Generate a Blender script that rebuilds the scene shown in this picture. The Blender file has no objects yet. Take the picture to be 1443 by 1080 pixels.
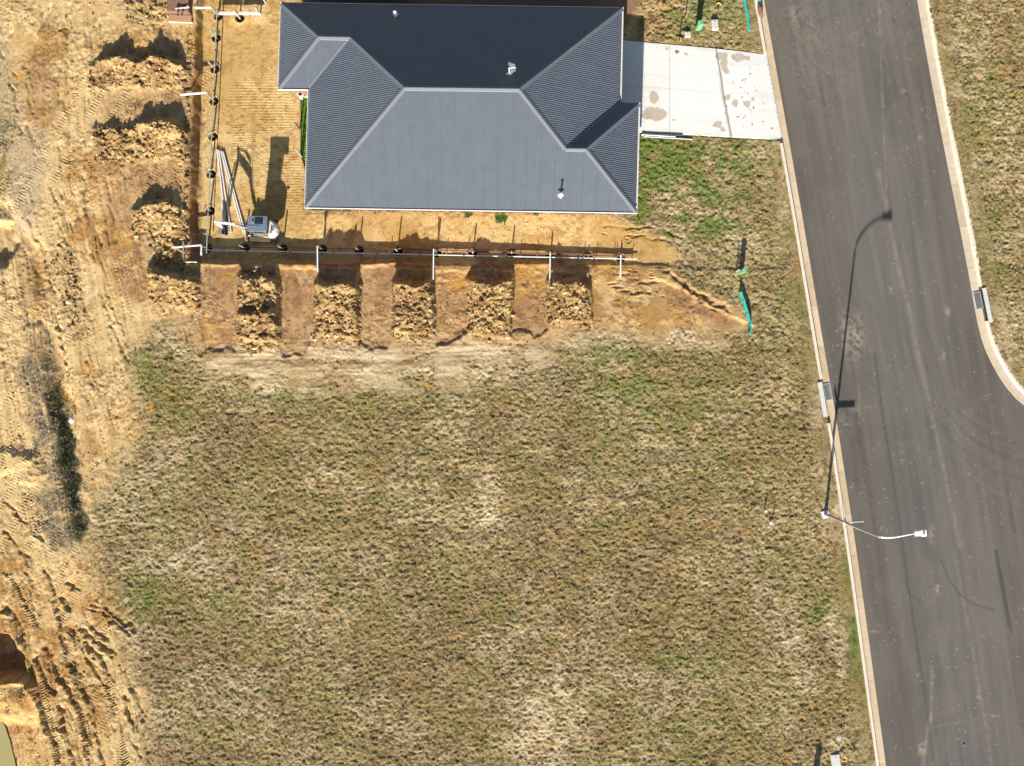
import bpy, bmesh, math, random
import numpy as np
from mathutils import Vector, Matrix
random.seed(7); rng = np.random.default_rng(7)
HC = 46.0; F = 1165.0; CX = 721.5; CY = 540.0
scene = bpy.context.scene
COL = scene.collection

def P(px, py, z=0.0):
    s = (HC - z) / F
    return Vector(((px - CX) * s, (CY - py) * s, z))

# ------------------------------------------------------------------ object helpers
def link(o, parent=None):
    COL.objects.link(o)
    if parent is not None: o.parent = parent
    return o
def tag(o, label=None, cat=None, group=None, kind=None):
    if label: o['label'] = label
    if cat: o['category'] = cat
    if group: o['group'] = group
    if kind: o['kind'] = kind
    return o
def empty(name, loc, rz=0.0):
    o = bpy.data.objects.new(name, None); o.location = loc; o.rotation_euler = (0, 0, rz)
    o.empty_display_size = 0.3
    return link(o)
def copy_tree(o, parent=None):
    c = o.copy(); COL.objects.link(c)
    if parent is not None: c.parent = parent
    for ch in list(o.children): copy_tree(ch, c)
    return c

class MB:
    def __init__(s): s.bm = bmesh.new()
    def box(s, c, d, rot=None, bev=0.0, taper=1.0):
        m = bmesh.ops.create_cube(s.bm, size=1.0)
        vs = m['verts']
        for v in vs:
            t = taper if v.co.z > 0 else 1.0
            v.co = Vector((v.co.x * d[0] * t, v.co.y * d[1] * t, v.co.z * d[2]))
        if bev > 0:
            es = list({e for v in vs for e in v.link_edges})
            r = bmesh.ops.bevel(s.bm, geom=es, offset=bev, segments=2, affect='EDGES', profile=0.6)
            vs = list({v for f in r['faces'] for v in f.verts} | {v for v in vs if v.is_valid})
        M = Matrix.Translation(Vector(c))
        if rot is not None:
            M = M @ (rot.to_4x4() if isinstance(rot, Matrix) else Matrix.Rotation(rot, 4, 'Z'))
        bmesh.ops.transform(s.bm, matrix=M, verts=vs)
        return s
    def cyl(s, a, b, r, r2=None, n=16, cap=True):
        a = Vector(a); b = Vector(b); d = b - a
        M = Matrix.Translation((a + b) / 2) @ d.to_track_quat('Z', 'Y').to_matrix().to_4x4()
        bmesh.ops.create_cone(s.bm, cap_ends=cap, segments=n, radius1=r, radius2=r if r2 is None else r2, depth=d.length, matrix=M)
        return s
    def tube(s, pts, r, n=10):
        pts = [Vector(p) for p in pts]
        if not isinstance(r, (list, tuple)): r = [r] * len(pts)
        rings = []
        for i, p in enumerate(pts):
            t = (pts[min(i + 1, len(pts) - 1)] - pts[max(i - 1, 0)]).normalized()
            up = Vector((0, 0, 1)) if abs(t.z) < 0.95 else Vector((1, 0, 0))
            a = t.cross(up).normalized(); b = t.cross(a)
            rings.append([s.bm.verts.new(p + r[i] * (math.cos(k * 2 * math.pi / n) * a + math.sin(k * 2 * math.pi / n) * b)) for k in range(n)])
        for i in range(len(rings) - 1):
            for k in range(n):
                s.bm.faces.new((rings[i][k], rings[i][(k + 1) % n], rings[i + 1][(k + 1) % n], rings[i + 1][k]))
        s.bm.faces.new(rings[0][::-1]); s.bm.faces.new(rings[-1])
        return s
    def prism(s, pts, axis_from, axis_to, plane='xz'):
        """extrude a 2D outline; plane xz -> extruded along y"""
        def mk(p, q):
            if plane == 'xz': return Vector((p[0], q, p[1]))
            if plane == 'yz': return Vector((q, p[0], p[1]))
            return Vector((p[0], p[1], q))
        A = [s.bm.verts.new(mk(p, axis_from)) for p in pts]
        B = [s.bm.verts.new(mk(p, axis_to)) for p in pts]
        s.bm.faces.new(A); s.bm.faces.new(B[::-1])
        n = len(pts)
        for i in range(n): s.bm.faces.new((A[i], A[(i + 1) % n], B[(i + 1) % n], B[i]))
        return s
    def face(s, pts): s.bm.faces.new([s.bm.verts.new(Vector(p)) for p in pts]); return s
    def build(s, name, mat, parent=None, smooth=False, loc=None, rz=0.0):
        bmesh.ops.recalc_face_normals(s.bm, faces=s.bm.faces)
        me = bpy.data.meshes.new(name); s.bm.to_mesh(me); s.bm.free()
        me.materials.append(mat)
        if smooth:
            for p in me.polygons: p.use_smooth = True
        o = bpy.data.objects.new(name, me)
        if loc is not None: o.location = loc; o.rotation_euler = (0, 0, rz)
        return link(o, parent)

# ------------------------------------------------------------------ materials
def mat(name, col, rough=0.6, metal=0.0, var=0.15, scale=6.0, bump=0.0, bscale=40.0, attr=None, spec=0.4, aniso=None):
    m = bpy.data.materials.new(name); m.use_nodes = True
    nt = m.node_tree; N = nt.nodes; L = nt.links
    b = N['Principled BSDF']
    b.inputs['Roughness'].default_value = rough; b.inputs['Metallic'].default_value = metal
    b.inputs['Specular IOR Level'].default_value = spec
    tc = N.new('ShaderNodeTexCoord')
    no = N.new('ShaderNodeTexNoise'); no.inputs['Scale'].default_value = scale; no.inputs['Detail'].default_value = 6
    no.inputs['Roughness'].default_value = 0.65
    L.new(tc.outputs['Object'], no.inputs['Vector'])
    mr = N.new('ShaderNodeMapRange'); mr.inputs[1].default_value = 0.25; mr.inputs[2].default_value = 0.75
    mr.inputs[3].default_value = 1 - var; mr.inputs[4].default_value = 1 + var
    L.new(no.outputs['Fac'], mr.inputs[0])
    mx = N.new('ShaderNodeVectorMath'); mx.operation = 'SCALE'
    if attr:
        at = N.new('ShaderNodeAttribute'); at.attribute_name = attr
        L.new(at.outputs['Color'], mx.inputs[0])
    else:
        mx.inputs[0].default_value = col[:3]
    L.new(mr.outputs[0], mx.inputs['Scale'])
    L.new(mx.outputs[0], b.inputs['Base Color'])
    if bump > 0:
        n2 = N.new('ShaderNodeTexNoise'); n2.inputs['Scale'].default_value = bscale; n2.inputs['Detail'].default_value = 5
        L.new(tc.outputs['Object'], n2.inputs['Vector'])
        bp = N.new('ShaderNodeBump'); bp.inputs['Strength'].default_value = bump; bp.inputs['Distance'].default_value = 0.03
        L.new(n2.outputs['Fac'], bp.inputs['Height']); L.new(bp.outputs[0], b.inputs['Normal'])
    return m

M = {}
M['ground'] = mat('earth', None, 0.95, var=0.24, scale=9.0, bump=0.8, bscale=26.0, attr='tint', spec=0.1)
M['grass'] = mat('dry_grass_blades', None, 0.8, var=0.2, scale=2.0, attr='tint', spec=0.15)
M['road'] = mat('asphalt', None, 0.9, var=0.13, scale=34.0, bump=0.4, bscale=60.0, attr='tint', spec=0.2)
M['drive'] = mat('concrete_drive', None, 0.85, var=0.05, scale=5.0, bump=0.15, bscale=50.0, attr='tint', spec=0.2)
M['gutter'] = mat('stained_concrete', None, 0.85, var=0.16, scale=4.0, bump=0.2, attr='tint', spec=0.2)
M['kerb'] = mat('pale_concrete', (0.66, 0.58, 0.46), 0.85, var=0.12, scale=3.0, bump=0.2)
M['roof'] = mat('dark_grey_coated_steel', (0.088, 0.102, 0.127), 0.42, metal=0.0, var=0.10, scale=1.4, spec=0.5)
M['cap'] = mat('grey_ridge_steel', (0.135, 0.15, 0.17), 0.4, var=0.05, spec=0.6)
M['white'] = mat('white_painted_steel', (0.75, 0.72, 0.70), 0.5, var=0.05)
M['brick'] = mat('red_brick', (0.26, 0.13, 0.09), 0.9, var=0.25, scale=14.0, bump=0.3)
M['glass'] = mat('dark_glass', (0.02, 0.03, 0.035), 0.08, var=0.0, spec=0.8)
M['door'] = mat('grey_panel_door', (0.20, 0.21, 0.22), 0.5, var=0.04)
M['galv'] = mat('galvanised_steel', (0.50, 0.50, 0.49), 0.45, metal=0.35, var=0.15, scale=9)
M['galvw'] = mat('bright_galvanised_steel', (0.80, 0.79, 0.76), 0.5, metal=0.1, var=0.08, scale=9)
M['rail'] = mat('grey_green_steel_rail', (0.33, 0.38, 0.36), 0.5, var=0.2, scale=3)
M['timber'] = mat('weathered_timber', (0.34, 0.22, 0.13), 0.85, var=0.25, scale=12)
M['rust'] = mat('rusty_brown_timber', (0.22, 0.115, 0.075), 0.85, var=0.25, scale=9, bump=0.3)
M['orangewood'] = mat('orange_brown_timber', (0.42, 0.24, 0.13), 0.85, var=0.2, scale=9)
M['teal'] = mat('teal_plastic', (0.02, 0.42, 0.36), 0.55, var=0.12)
M['green'] = mat('green_plastic', (0.14, 0.44, 0.20), 0.5, var=0.08)
M['yellow'] = mat('yellow_plastic', (0.75, 0.50, 0.03), 0.5, var=0.08)
M['blue'] = mat('blue_plastic', (0.02, 0.25, 0.62), 0.4, var=0.0)
M['black'] = mat('black_rubber', (0.018, 0.017, 0.016), 0.8, var=0.2)
M['iron'] = mat('dark_iron', (0.07, 0.09, 0.10), 0.55, var=0.2, metal=0.3)
M['xbody'] = mat('white_machine_paint', (0.66, 0.64, 0.60), 0.35, var=0.08)
M['xcab'] = mat('blue_grey_cab_roof', (0.15, 0.19, 0.24), 0.4, var=0.07)
M['xtrack'] = mat('dusty_rubber_track', (0.14, 0.10, 0.07), 0.85, var=0.3, scale=20)
M['xgrey'] = mat('grey_machine_steel', (0.20, 0.19, 0.18), 0.5, var=0.2)
M['signblue'] = mat('pale_blue_sign', (0.40, 0.50, 0.70), 0.5, var=0.05)
M['lid'] = mat('grey_concrete_lid', (0.55, 0.54, 0.50), 0.85, var=0.12, scale=9)
M['turf'] = mat('bright_green_lawn', None, 0.8, var=0.2, scale=6, attr='tint', spec=0.1)
M['water'] = mat('murky_puddle_water', (0.34, 0.30, 0.13), 0.12, var=0.06, scale=1.0, spec=0.5)
M['weed'] = mat('weed_leaves', None, 0.75, var=0.2, attr='tint', spec=0.2)

# ------------------------------------------------------------------ numpy noise
TAB = [np.random.default_rng(100 + i).random((256, 256)).astype(np.float32) for i in range(12)]
def vn(x, y, sc, seed=0):
    T = TAB[seed % 12]
    a = x / sc + 37.3 * seed; b = y / sc - 91.7 * seed
    ix = np.floor(a).astype(np.int64); iy = np.floor(b).astype(np.int64)
    fx = (a - ix).astype(np.float32); fy = (b - iy).astype(np.float32)
    fx = fx * fx * (3 - 2 * fx); fy = fy * fy * (3 - 2 * fy)
    ix &= 255; iy &= 255; jx = (ix + 1) & 255; jy = (iy + 1) & 255
    return (T[iy, ix] * (1 - fx) + T[iy, jx] * fx) * (1 - fy) + (T[jy, ix] * (1 - fx) + T[jy, jx] * fx) * fy
def fbm(x, y, sc, o=3, seed=0, g=0.5):
    s = 0; a = 1; t = 0
    for i in range(o):
        ang = 0.6 * i; xr = x * math.cos(ang) - y * math.sin(ang); yr = x * math.sin(ang) + y * math.cos(ang)
        s = s + a * vn(xr, yr, sc / 2 ** i, seed + i); t += a; a *= g
    return s / t
def billow(x, y, sc, o=3, seed=0):
    s = 0; a = 1; t = 0
    for i in range(o):
        ang = 0.5 + 0.9 * i; xr = x * math.cos(ang) - y * math.sin(ang); yr = x * math.sin(ang) + y * math.cos(ang)
        s = s + a * np.abs(2 * vn(xr, yr, sc / 1.9 ** i, seed + i) - 1); t += a; a *= 0.6
    return s / t
def ss(a, b, x):
    t = np.clip((x - a) / (b - a), 0, 1); return t * t * (3 - 2 * t)
def ip(x, xs, ys): return np.interp(x, xs, ys)

def polymask(u, v, pts, soft=6.0):
    """soft inside mask of polygon in reference-plane units"""
    pts = np.array(pts, float); out = np.zeros_like(u)
    lo = pts.min(0) - soft; hi = pts.max(0) + soft
    sel = (u > lo[0]) & (u < hi[0]) & (v > lo[1]) & (v < hi[1])
    if not sel.any(): return out
    a = u[sel]; b = v[sel]; d2 = np.full(a.shape, 1e18); ins = np.zeros(a.shape, bool)
    n = len(pts)
    for i in range(n):
        x0, y0 = pts[i]; x1, y1 = pts[(i + 1) % n]
        ex, ey = x1 - x0, y1 - y0; L2 = ex * ex + ey * ey + 1e-9
        t = np.clip(((a - x0) * ex + (b - y0) * ey) / L2, 0, 1)
        d2 = np.minimum(d2, (a - x0 - t * ex) ** 2 + (b - y0 - t * ey) ** 2)
        if y0 != y1:
            c = ((y0 > b) != (y1 > b)) & (a < (x1 - x0) * (b - y0) / (y1 - y0) + x0)
            ins ^= c
    d = np.sqrt(d2) * np.where(ins, 1, -1)
    out[sel] = ss(-soft, soft, d)
    return out
def pathd(u, v, pts, reach):
    """(distance, signed side, arclength) near a polyline; far points get inf"""
    D = np.full(u.shape, 1e9); Sg = np.zeros_like(u); A = np.zeros_like(u)
    pts = np.array(pts, float); lo = pts.min(0) - reach; hi = pts.max(0) + reach
    sel = (u > lo[0]) & (u < hi[0]) & (v > lo[1]) & (v < hi[1])
    if not sel.any(): return D, Sg, A
    a = u[sel]; b = v[sel]; d = np.full(a.shape, 1e9); sg = np.zeros(a.shape); al = np.zeros(a.shape); acc = 0
    for i in range(len(pts) - 1):
        x0, y0 = pts[i]; ex, ey = pts[i + 1] - pts[i]; L = math.hypot(ex, ey)
        t = np.clip(((a - x0) * ex + (b - y0) * ey) / (L * L), 0, 1)
        px = a - x0 - t * ex; py = b - y0 - t * ey; dd = np.hypot(px, py)
        m = dd < d; d = np.where(m, dd, d)
        sg = np.where(m, (px * -ey + py * ex) / L, sg); al = np.where(m, acc + t * L, al); acc += L
    D[sel] = d; Sg[sel] = sg; A[sel] = al
    return D, Sg, A

KLO = ([-2500, -900, 0, 300, 480, 600, 780, 1080, 1900, 3500], [619, 904, 1064.5, 1117.8, 1149.0, 1166.5, 1194.5, 1236, 1350, 1575])
KLI = ([-2500, -900, 0, 300, 480, 600, 780, 1080, 1900, 3500], [632, 917, 1077.5, 1130.8, 1160.5, 1181.0, 1208.5, 1249.5, 1364, 1589])
KRI_PTS = [(895, -2500), (1150, -900), (1293.5, 0), (1315, 120), (1338, 240), (1353, 315), (1367, 388), (1379.5, 460), (1389, 492), (1402, 518), (1415, 540), (1431, 560), (1452, 577), (1480, 592), (1530, 606), (1640, 625), (2600, 760)]
KRO_PTS = [(911, -2500), (1166, -900), (1309.5, 0), (1331, 120), (1354, 240), (1368, 315), (1382, 388), (1395, 458), (1404, 486), (1418, 513), (1429, 531), (1443, 549), (1462, 564), (1488, 577), (1535, 590), (1644, 609), (2604, 744)]
HOLES_W = [(307.8, 22.8), (305, 53.5), (302.8, 97), (301.4, 142), (300, 192), (297.5, 245), (296.7, 297)]
HOLES_S = [(293, 350), (345.5, 349.5), (398.8, 350.5), (454.5, 351.2), (506, 353), (560.4, 354.2), (615.5, 356), (666.6, 356.8), (721, 357.3), (775.6, 359.8), (829, 360.5), (874.5, 363)]
HOLES_N = [(338, 25.5)]
DRV = [(860, 55), (905, 59.5), (1003, 68), (1079, 76), (1101, 197.5), (1000, 192), (903, 187), (860, 184)]

RIDGES = [  # spoil heaps: ridge polyline (with height at each point) and footprint length towards the bottom of the photo
    ([(128, 96), (150, 92), (178, 90), (200, 94), (222, 90), (245, 94), (270, 102)], [.15, .42, .68, .42, .66, .5, .08], 34),
    ([(135, 188), (160, 184), (185, 186), (205, 181), (225, 177), (246, 180), (272, 192)], [.12, .34, .25, .42, .64, .62, .06], 46),
    ([(192, 300), (208, 294), (224, 291), (245, 293), (264, 300)], [.2, .48, .62, .45, .08], 42),
    ([(216, 385), (235, 392), (255, 396), (277, 400)], [.4, .62, .62, .5], 40),
    ([(342, 395), (360, 398), (378, 394), (391, 402)], [.35, .30, .42, .35], 92),
    ([(342, 445), (366, 448), (391, 444)], [.2, .36, .36], 50),
    ([(450, 405), (466, 408), (485, 404), (504, 410)], [.60, .62, .58, .56], 78),
    ([(560, 402), (576, 406), (592, 408), (608, 400)], [.52, .62, .60, .52], 76),
    ([(666, 398), (684, 405), (700, 408), (718, 400)], [.50, .54, .62, .45], 74),
    ([(778, 402), (794, 404), (810, 402), (828, 412)], [.42, .52, .50, .30], 58),
]
BAYS = [[(284, 372), (338, 373), (336, 470), (330, 495), (286, 497)], [(393, 376), (446, 376), (444, 440), (440, 470), (425, 505), (398, 505)],
        [(506, 378), (556, 378), (554, 440), (548, 492), (503, 485)], [(611, 380), (664, 380), (664, 440), (672, 465), (615, 488)],
        [(722, 382), (776, 382), (777, 440), (770, 470), (722, 470)]]
STRIPS = [[(340, 373), (392, 374), (392, 485), (344, 482)], [(447, 376), (505, 377), (504, 478), (446, 474)],
          [(556, 378), (611, 380), (610, 472), (556, 470)], [(665, 380), (721, 382), (720, 478), (668, 472)], [(777, 382), (830, 384), (836, 455), (778, 455)]]
RUTS = [  # path, half width, depth
    ([(30, 770), (60, 800), (80, 850), (88, 900), (118, 960), (140, 1040), (150, 1090)], 2.6, .12), ([(0, 800), (26, 830), (52, 880), (74, 960), (92, 1040)], 2.4, .10), ([(120, 870), (150, 900), (182, 960), (205, 1020), (214, 1090)], 2.6, .10),
    ([(86, 820), (130, 840), (176, 876), (196, 890)], 3.0, .12), ([(16, 560), (24, 600), (30, 632)], 1.6, .08), ([(100, 600), (112, 640), (118, 680)], 1.8, .06), ([(36, 300), (58, 350), (74, 420), (84, 480), (96, 540)], 2.4, .12),
    ([(70, 250), (84, 330), (104, 420), (126, 500), (146, 560)], 2.0, .06), ([(118, 260), (124, 340), (144, 420), (168, 480), (182, 520)], 2.0, .06), ([(20, 20), (34, 90), (46, 170), (54, 250)], 1.8, .06), ([(90, 0), (98, 60), (92, 130), (84, 200), (90, 260)], 1.8, .05),
    ([(0, 700), (20, 720), (50, 745), (80, 790)], 2.4, .10), ([(0, 740), (26, 765), (44, 800)], 2.0, .08),
    ([(0, 850), (22, 872), (38, 930), (58, 1000), (78, 1060), (84, 1090)], 3.2, .16),
    ([(44, 902), (62, 950), (84, 1000), (96, 1040), (102, 1090)], 3.4, .16),
    ([(58, 895), (78, 940), (104, 985), (120, 1030), (128, 1090)], 3.0, .13),
    ([(82, 912), (104, 942), (122, 985), (126, 1040), (134, 1060)], 2.4, .10),
    ([(96, 880), (140, 925), (168, 965), (190, 1030), (200, 1090)], 2.6, .11),
    ([(88, 880), (112, 905), (140, 950), (165, 1000)], 2.2, .08),
    ([(75, 838), (90, 845), (100, 868), (130, 900), (165, 925)], 3.0, .14),
    ([(90, 815), (110, 838), (125, 855)], 3.4, .16), ([(110, 852), (150, 868), (190, 897)], 2.6, .10),
    ([(125, 845), (165, 872), (192, 890)], 2.2, .09), ([(20, 795), (40, 815), (52, 832)], 2.2, .09),
    ([(60, 350), (78, 400), (96, 440), (110, 470), (125, 520), (143, 565)], 1.8, .05),
    ([(92, 330), (110, 400), (128, 450), (150, 520)], 1.6, .04),
    ([(140, 380), (155, 430), (180, 475)], 1.8, .05), ([(2, 50), (6, 90), (18, 130), (28, 165)], 1.8, .09), ([(10, 50), (16, 90), (24, 130)], 1.6, .08),
    ([(34, 85), (46, 120), (52, 160)], 1.5, .05), ([(70, 60), (78, 100), (76, 140)], 1.5, .05), ([(78, 45), (105, 38), (122, 52), (130, 70)], 1.8, .07),
    ([(48, 155), (76, 148), (80, 165), (74, 215)], 1.5, .04), ([(1012, 197), (996, 212), (982, 228)], 3.0, .10), ([(1044, 199), (1032, 212), (1020, 224)], 3.0, .09),
    ([(1036, 243), (1026, 252), (1015, 262)], 2.8, .08), ([(932, 380), (960, 398), (1000, 425), (1040, 444)], 3.0, .14),
    ([(455, 535), (470, 515), (500, 520), (560, 505), (640, 490)], 2.2, .05), ([(480, 545), (496, 520)], 1.8, .04),
    ([(700, 488), (722, 496), (742, 510)], 2.2, .06), ([(318, 582), (360, 590), (400, 566), (470, 560)], 2.0, .05),
    ([(330, 530), (352, 545), (372, 556)], 2.0, .06), ([(560, 560), (700, 545), (860, 560)], 1.8, .03), ([(400, 640), (560, 632), (760, 640)], 2.0, .03),
    ([(200, 745), (240, 738), (290, 742)], 2.0, .06), ([(195, 925), (230, 925), (300, 905)], 2.5, .05), ([(300, 804), (325, 806), (340, 812)], 2.4, .08),
    ([(1000, 965), (1030, 948), (1050, 960), (1056, 990)], 2.6, .06), ([(610, 985), (700, 972), (770, 955)], 2.0, .04),
    ([(845, 322), (905, 320), (950, 330), (985, 350)], 2.0, .06), ([(905, 335), (960, 345), (1000, 365)], 1.8, .05),
    ([(860, 386), (930, 390)], 1.8, .06), ([(862, 398), (925, 402)], 1.8, .06), ([(868, 412), (930, 413)], 1.6, .05), ([(445, 560), (600, 575), (760, 566)], 1.8, .03),
]
TREADS = [  # path, half width, pitch, depth : tracked machine prints
    ([(335, 100), (338, 160), (345, 300)], 5, 3.0, .028), ([(352, 90), (356, 180), (362, 290)], 5, 3.0, .028), ([(372, 80), (374, 180), (380, 295)], 6, 3.0, .028),
    ([(392, 130), (394, 200), (396, 300)], 6, 3.0, .028), ([(412, 160), (412, 230), (416, 300)], 5, 3.0, .028),
    ([(395, 304), (600, 310), (760, 314)], 3, 3.0, .02), ([(395, 314), (600, 322), (860, 322)], 4, 3.0, .028), ([(395, 325), (600, 335), (880, 340)], 4, 3.0, .025),
    ([(106, 130), (108, 170), (112, 200)], 5, 3.4, .04), ([(98, 225), (104, 262)], 6, 3.4, .04), ([(122, 190), (130, 240), (132, 300)], 5, 3.4, .04),
    ([(12, 800), (36, 850), (60, 900)], 8, 3.8, .04), ([(55, 960), (84, 1080)], 9, 3.8, .05), ([(100, 930), (128, 1080)], 7, 3.8, .04),
    ([(150, 960), (176, 1080)], 9, 3.8, .045), ([(66, 820), (90, 836)], 8, 3.8, .05), ([(640, 500), (690, 506)], 5, 3.2, .03), ([(0, 640), (40, 700), (60, 760)], 8, 3.8, .04),
    ([(845, 380), (930, 384)], 4, 3, .03), ([(845, 405), (930, 408)], 4, 3, .03),
]

def lotlevel(u, v):
    return ip(u, [0, 450, 560, 620, 780, 870, 960, 1060], [.75, .72, .56, .38, .30, .14, .06, .045])

def terrain(x, y):
    x = x.astype(np.float64); y = y.astype(np.float64)
    far = np.maximum(np.abs(x) - 31, 0) + np.maximum(np.abs(y) - 24, 0)
    u0 = CX + x * F / HC; v0 = CY - y * F / HC
    n1 = fbm(x, y, .9, 3, 3) - .5; n2 = fbm(x, y, .9, 3, 5) - .5; n3 = fbm(x, y, 4.0, 3, 7) - .5
    def base(u, v):
        uj = u + 7 * n1; vj = v + 7 * n2
        ins = ss(-5, 4, uj - ip(v, [-60, 50, 250, 400], [293, 283, 276, 274])) * ss(-3.5, 3.0, ip(u, [280, 880, 1000], [368, 371, 380]) - vj)
        return lotlevel(u, v) * (1 - ins), ins
    zb, _ = base(u0, v0)
    s = F / (HC - zb); u = CX + x * s; v = CY - y * s
    zb, pad = base(u, v)
    uj = u + 10 * n1; vj = v + 10 * n2
    wide = fbm(x, y, 7.0, 3, 9)
    z = zb + .10 * n3
    # ---------------- zones
    west = ss(30, -26, uj + 46 * n3 + 16 * n2 - ip(v, [-50, 440, 455, 500, 560, 600, 650, 720, 800, 860, 920, 1000, 1080, 1300], [300, 288, 205, 192, 196, 200, 165, 130, 125, 165, 178, 195, 205, 215]))
    west = np.maximum(west, polymask(uj, vj, [(195, 440), (290, 400), (290, 505), (240, 470)], 14) * .6)
    cut = polymask(uj, vj, [(275, 366), (870, 372), (935, 372), (960, 392), (1055, 445), (1045, 468), (960, 462), (900, 470), (860, 470), (770, 480), (700, 512), (640, 505), (560, 520), (470, 540), (400, 520), (340, 528), (286, 516)], 9)
    cut = np.maximum(cut, .8 * polymask(uj + 26 * n3, vj + 34 * n3, [(286, 400), (700, 400), (1050, 440), (1060, 480), (960, 492), (840, 488), (700, 545), (560, 552), (400, 560), (286, 530)], 16) * ss(.42, .56, fbm(x, y, .8, 4, 9)))
    yard = polymask(uj, vj, [(280, -100), (430, -100), (430, 300), (830, 300), (900, 318), (960, 352), (945, 385), (280, 375)], 10)
    back = polymask(uj, vj, [(375, -300), (905, -300), (905, 2), (870, 62), (430, 62)], 8)
    fb = polymask(uj, vj, [(878, -300), (930, -200), (950, 12), (900, 28), (890, 58), (878, 60)], 10)
    dirt = np.clip(np.maximum.reduce([west, cut, yard, fb * .75]), 0, 1)
    gully = ss(.38, .60, fbm(x, y, .7, 4, 7) + .10) * polymask(uj + 30 * n1 + 24 * n3, vj, [(28, 505), (60, 480), (84, 540), (100, 610), (112, 680), (124, 745), (100, 782), (70, 760), (52, 700), (62, 660), (40, 600)], 12)
    # footprint-scale litter bare patches in the grass
    bare = np.zeros_like(u)
    for (cx, cy, rx, ry, a) in [(688, 690, 14, 45, .9), (686, 730, 14, 16, .9), (780, 985, 60, 55, .9), (760, 1050, 45, 40, .9), (740, 965, 16, 10, .8), (740, 890, 22, 10, .6), (1115, 905, 22, 60, .75), (1128, 960, 18, 30, .6),
                                (940, 268, 14, 26, 1), (975, 270, 25, 14, .6), (960, 300, 40, 8, .5), (1172, 880, 14, 25, .85), (1185, 930, 8, 40, .7), (840, 480, 70, 16, .8), (960, 470, 60, 22, .9),
                                (1005, 475, 30, 30, .6), (1150, 560, 10, 50, .5), (1105, 300, 14, 40, .5), (1100, 540, 22, 30, .5), (560, 520, 150, 16, .8), (680, 525, 90, 18, .7), (380, 545, 22, 16, .8), (230, 790, 70, 22, .7), (160, 620, 40, 60, .7),
                                (180, 700, 45, 70, .45), (240, 480, 50, 28, .6), (1180, 718, 9, 9, 1), (1040, 340, 40, 22, .4), (1090, 735, 22, 16, .4), (1180, 1050, 18, 16, .5), (1400, 520, 30, 60, .5), (1372, 230, 8, 14, .7), (1420, 450, 20, 40, .5)]:
        bare = np.maximum(bare, a * np.exp(-(((u - cx) / rx) ** 2 + ((v - cy) / ry) ** 2)))
    bare = np.clip(bare * 1.6 * ss(.40, .62, fbm(x, y, .38, 4, 1, .7) + bare * .08), 0, 1)
    grn = np.zeros_like(u)
    for (cx, cy, rx, ry, a) in [(935, 225, 46, 50, 1.25), (915, 205, 22, 16, 1), (960, 312, 55, 12, 1.1), (905, 290, 14, 30, .9), (1040, 215, 60, 30, .45), (1000, 250, 60, 60, .75), (980, 320, 60, 20, 1.0), (990, 15, 60, 30, .5), (960, 22, 22, 12, .7),
                                (1205, 890, 8, 60, .9), (1196, 800, 8, 40, .6), (960, 930, 50, 28, .45), (780, 900, 16, 10, .4), (960, 590, 110, 50, .35), (860, 500, 50, 22, .6), (900, 545, 90, 28, .45), (560, 560, 90, 24, .3), (410, 560, 70, 16, .35),
                                (205, 830, 45, 28, .4), (300, 850, 60, 20, .3), (330, 500, 30, 10, .4), (210, 520, 30, 30, .55), (250, 560, 40, 25, .45), (1380, 130, 30, 80, .4), (1400, 330, 30, 60, .4), (1120, 420, 30, 50, .3), (1090, 800, 30, 20, .5),
                                (1150, 860, 18, 22, .45), (480, 710, 140, 30, .2), (700, 860, 80, 20, .25), (1000, 660, 80, 40, .25), (0, 170, 14, 70, .8), (2, 230, 10, 60, .8), (1000, 1060, 60, 20, .3), (435, 975, 60, 20, .3), (706, 308, 9, 5, 1.2), (660, 305, 14, 4, .6)]:
        grn = np.maximum(grn, a * np.exp(-(((u - cx) / rx) ** 2 + ((v - cy) / ry) ** 2)))
    gn = fbm(x, y, .8, 4, 4)
    green = np.clip(grn * 1.4 * ss(.38, .58, gn + .12 * grn), 0, 1) + .32 * ss(.66, .74, fbm(x, y, .55, 3, 2)) * ss(.45, .6, wide)
    green = np.clip(green, 0, 1)
    # ---------------- heights
    clod = np.zeros_like(u)
    for path, hs, foot in RIDGES:
        pu = [p[0] for p in path]; pv = [p[1] for p in path]
        sel = (u > pu[0] - 14) & (u < pu[-1] + 14) & (v > min(pv) - 30) & (v < max(pv) + foot + 30)
        a = u[sel] + 4 * n1[sel]; b = v[sel] + 6 * n2[sel]
        hh = ip(a, [pu[0] - 10] + pu + [pu[-1] + 6], [0] + hs + [0]); rv = ip(a, pu, pv)
        hh = hh * (.78 + .5 * vn(x[sel], y[sel], .45, 6))
        t = b - rv
        prof = np.where(t < 0, ss(-13, 0, t), 1 - np.clip(t / foot, 0, 1) ** .75)
        z[sel] = z[sel] + hh * prof
        clod[sel] = np.maximum(clod[sel], ss(.02, .2, hh) * ss(-12, -2, t) * ss(foot * 1.15, foot * .8, t))
    for pol in STRIPS:
        mk = polymask(u + 6 * n1, v + 8 * n2, pol, 1.8); z += .16 * mk
    for pol in BAYS:
        mk = polymask(u + 9 * n1, v + 26 * n2, pol, 2.5); z -= .10 * mk
    edge = polymask(uj, vj, [(264, 40), (274, 40), (270, 400), (255, 400)], 5); clod = np.maximum(clod, edge * .5)
    clod = np.maximum(clod, polymask(uj, vj, [(206, 320), (262, 320), (280, 430), (245, 425), (222, 380)], 8) * .9)
    clod = np.maximum(clod, polymask(uj, vj, [(170, -40), (262, -40), (238, 30), (175, 34)], 8) * .7)
    clod = np.maximum(clod, polymask(uj, vj, [(344, 380), (392, 380), (392, 490), (350, 500)], 6))
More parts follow.
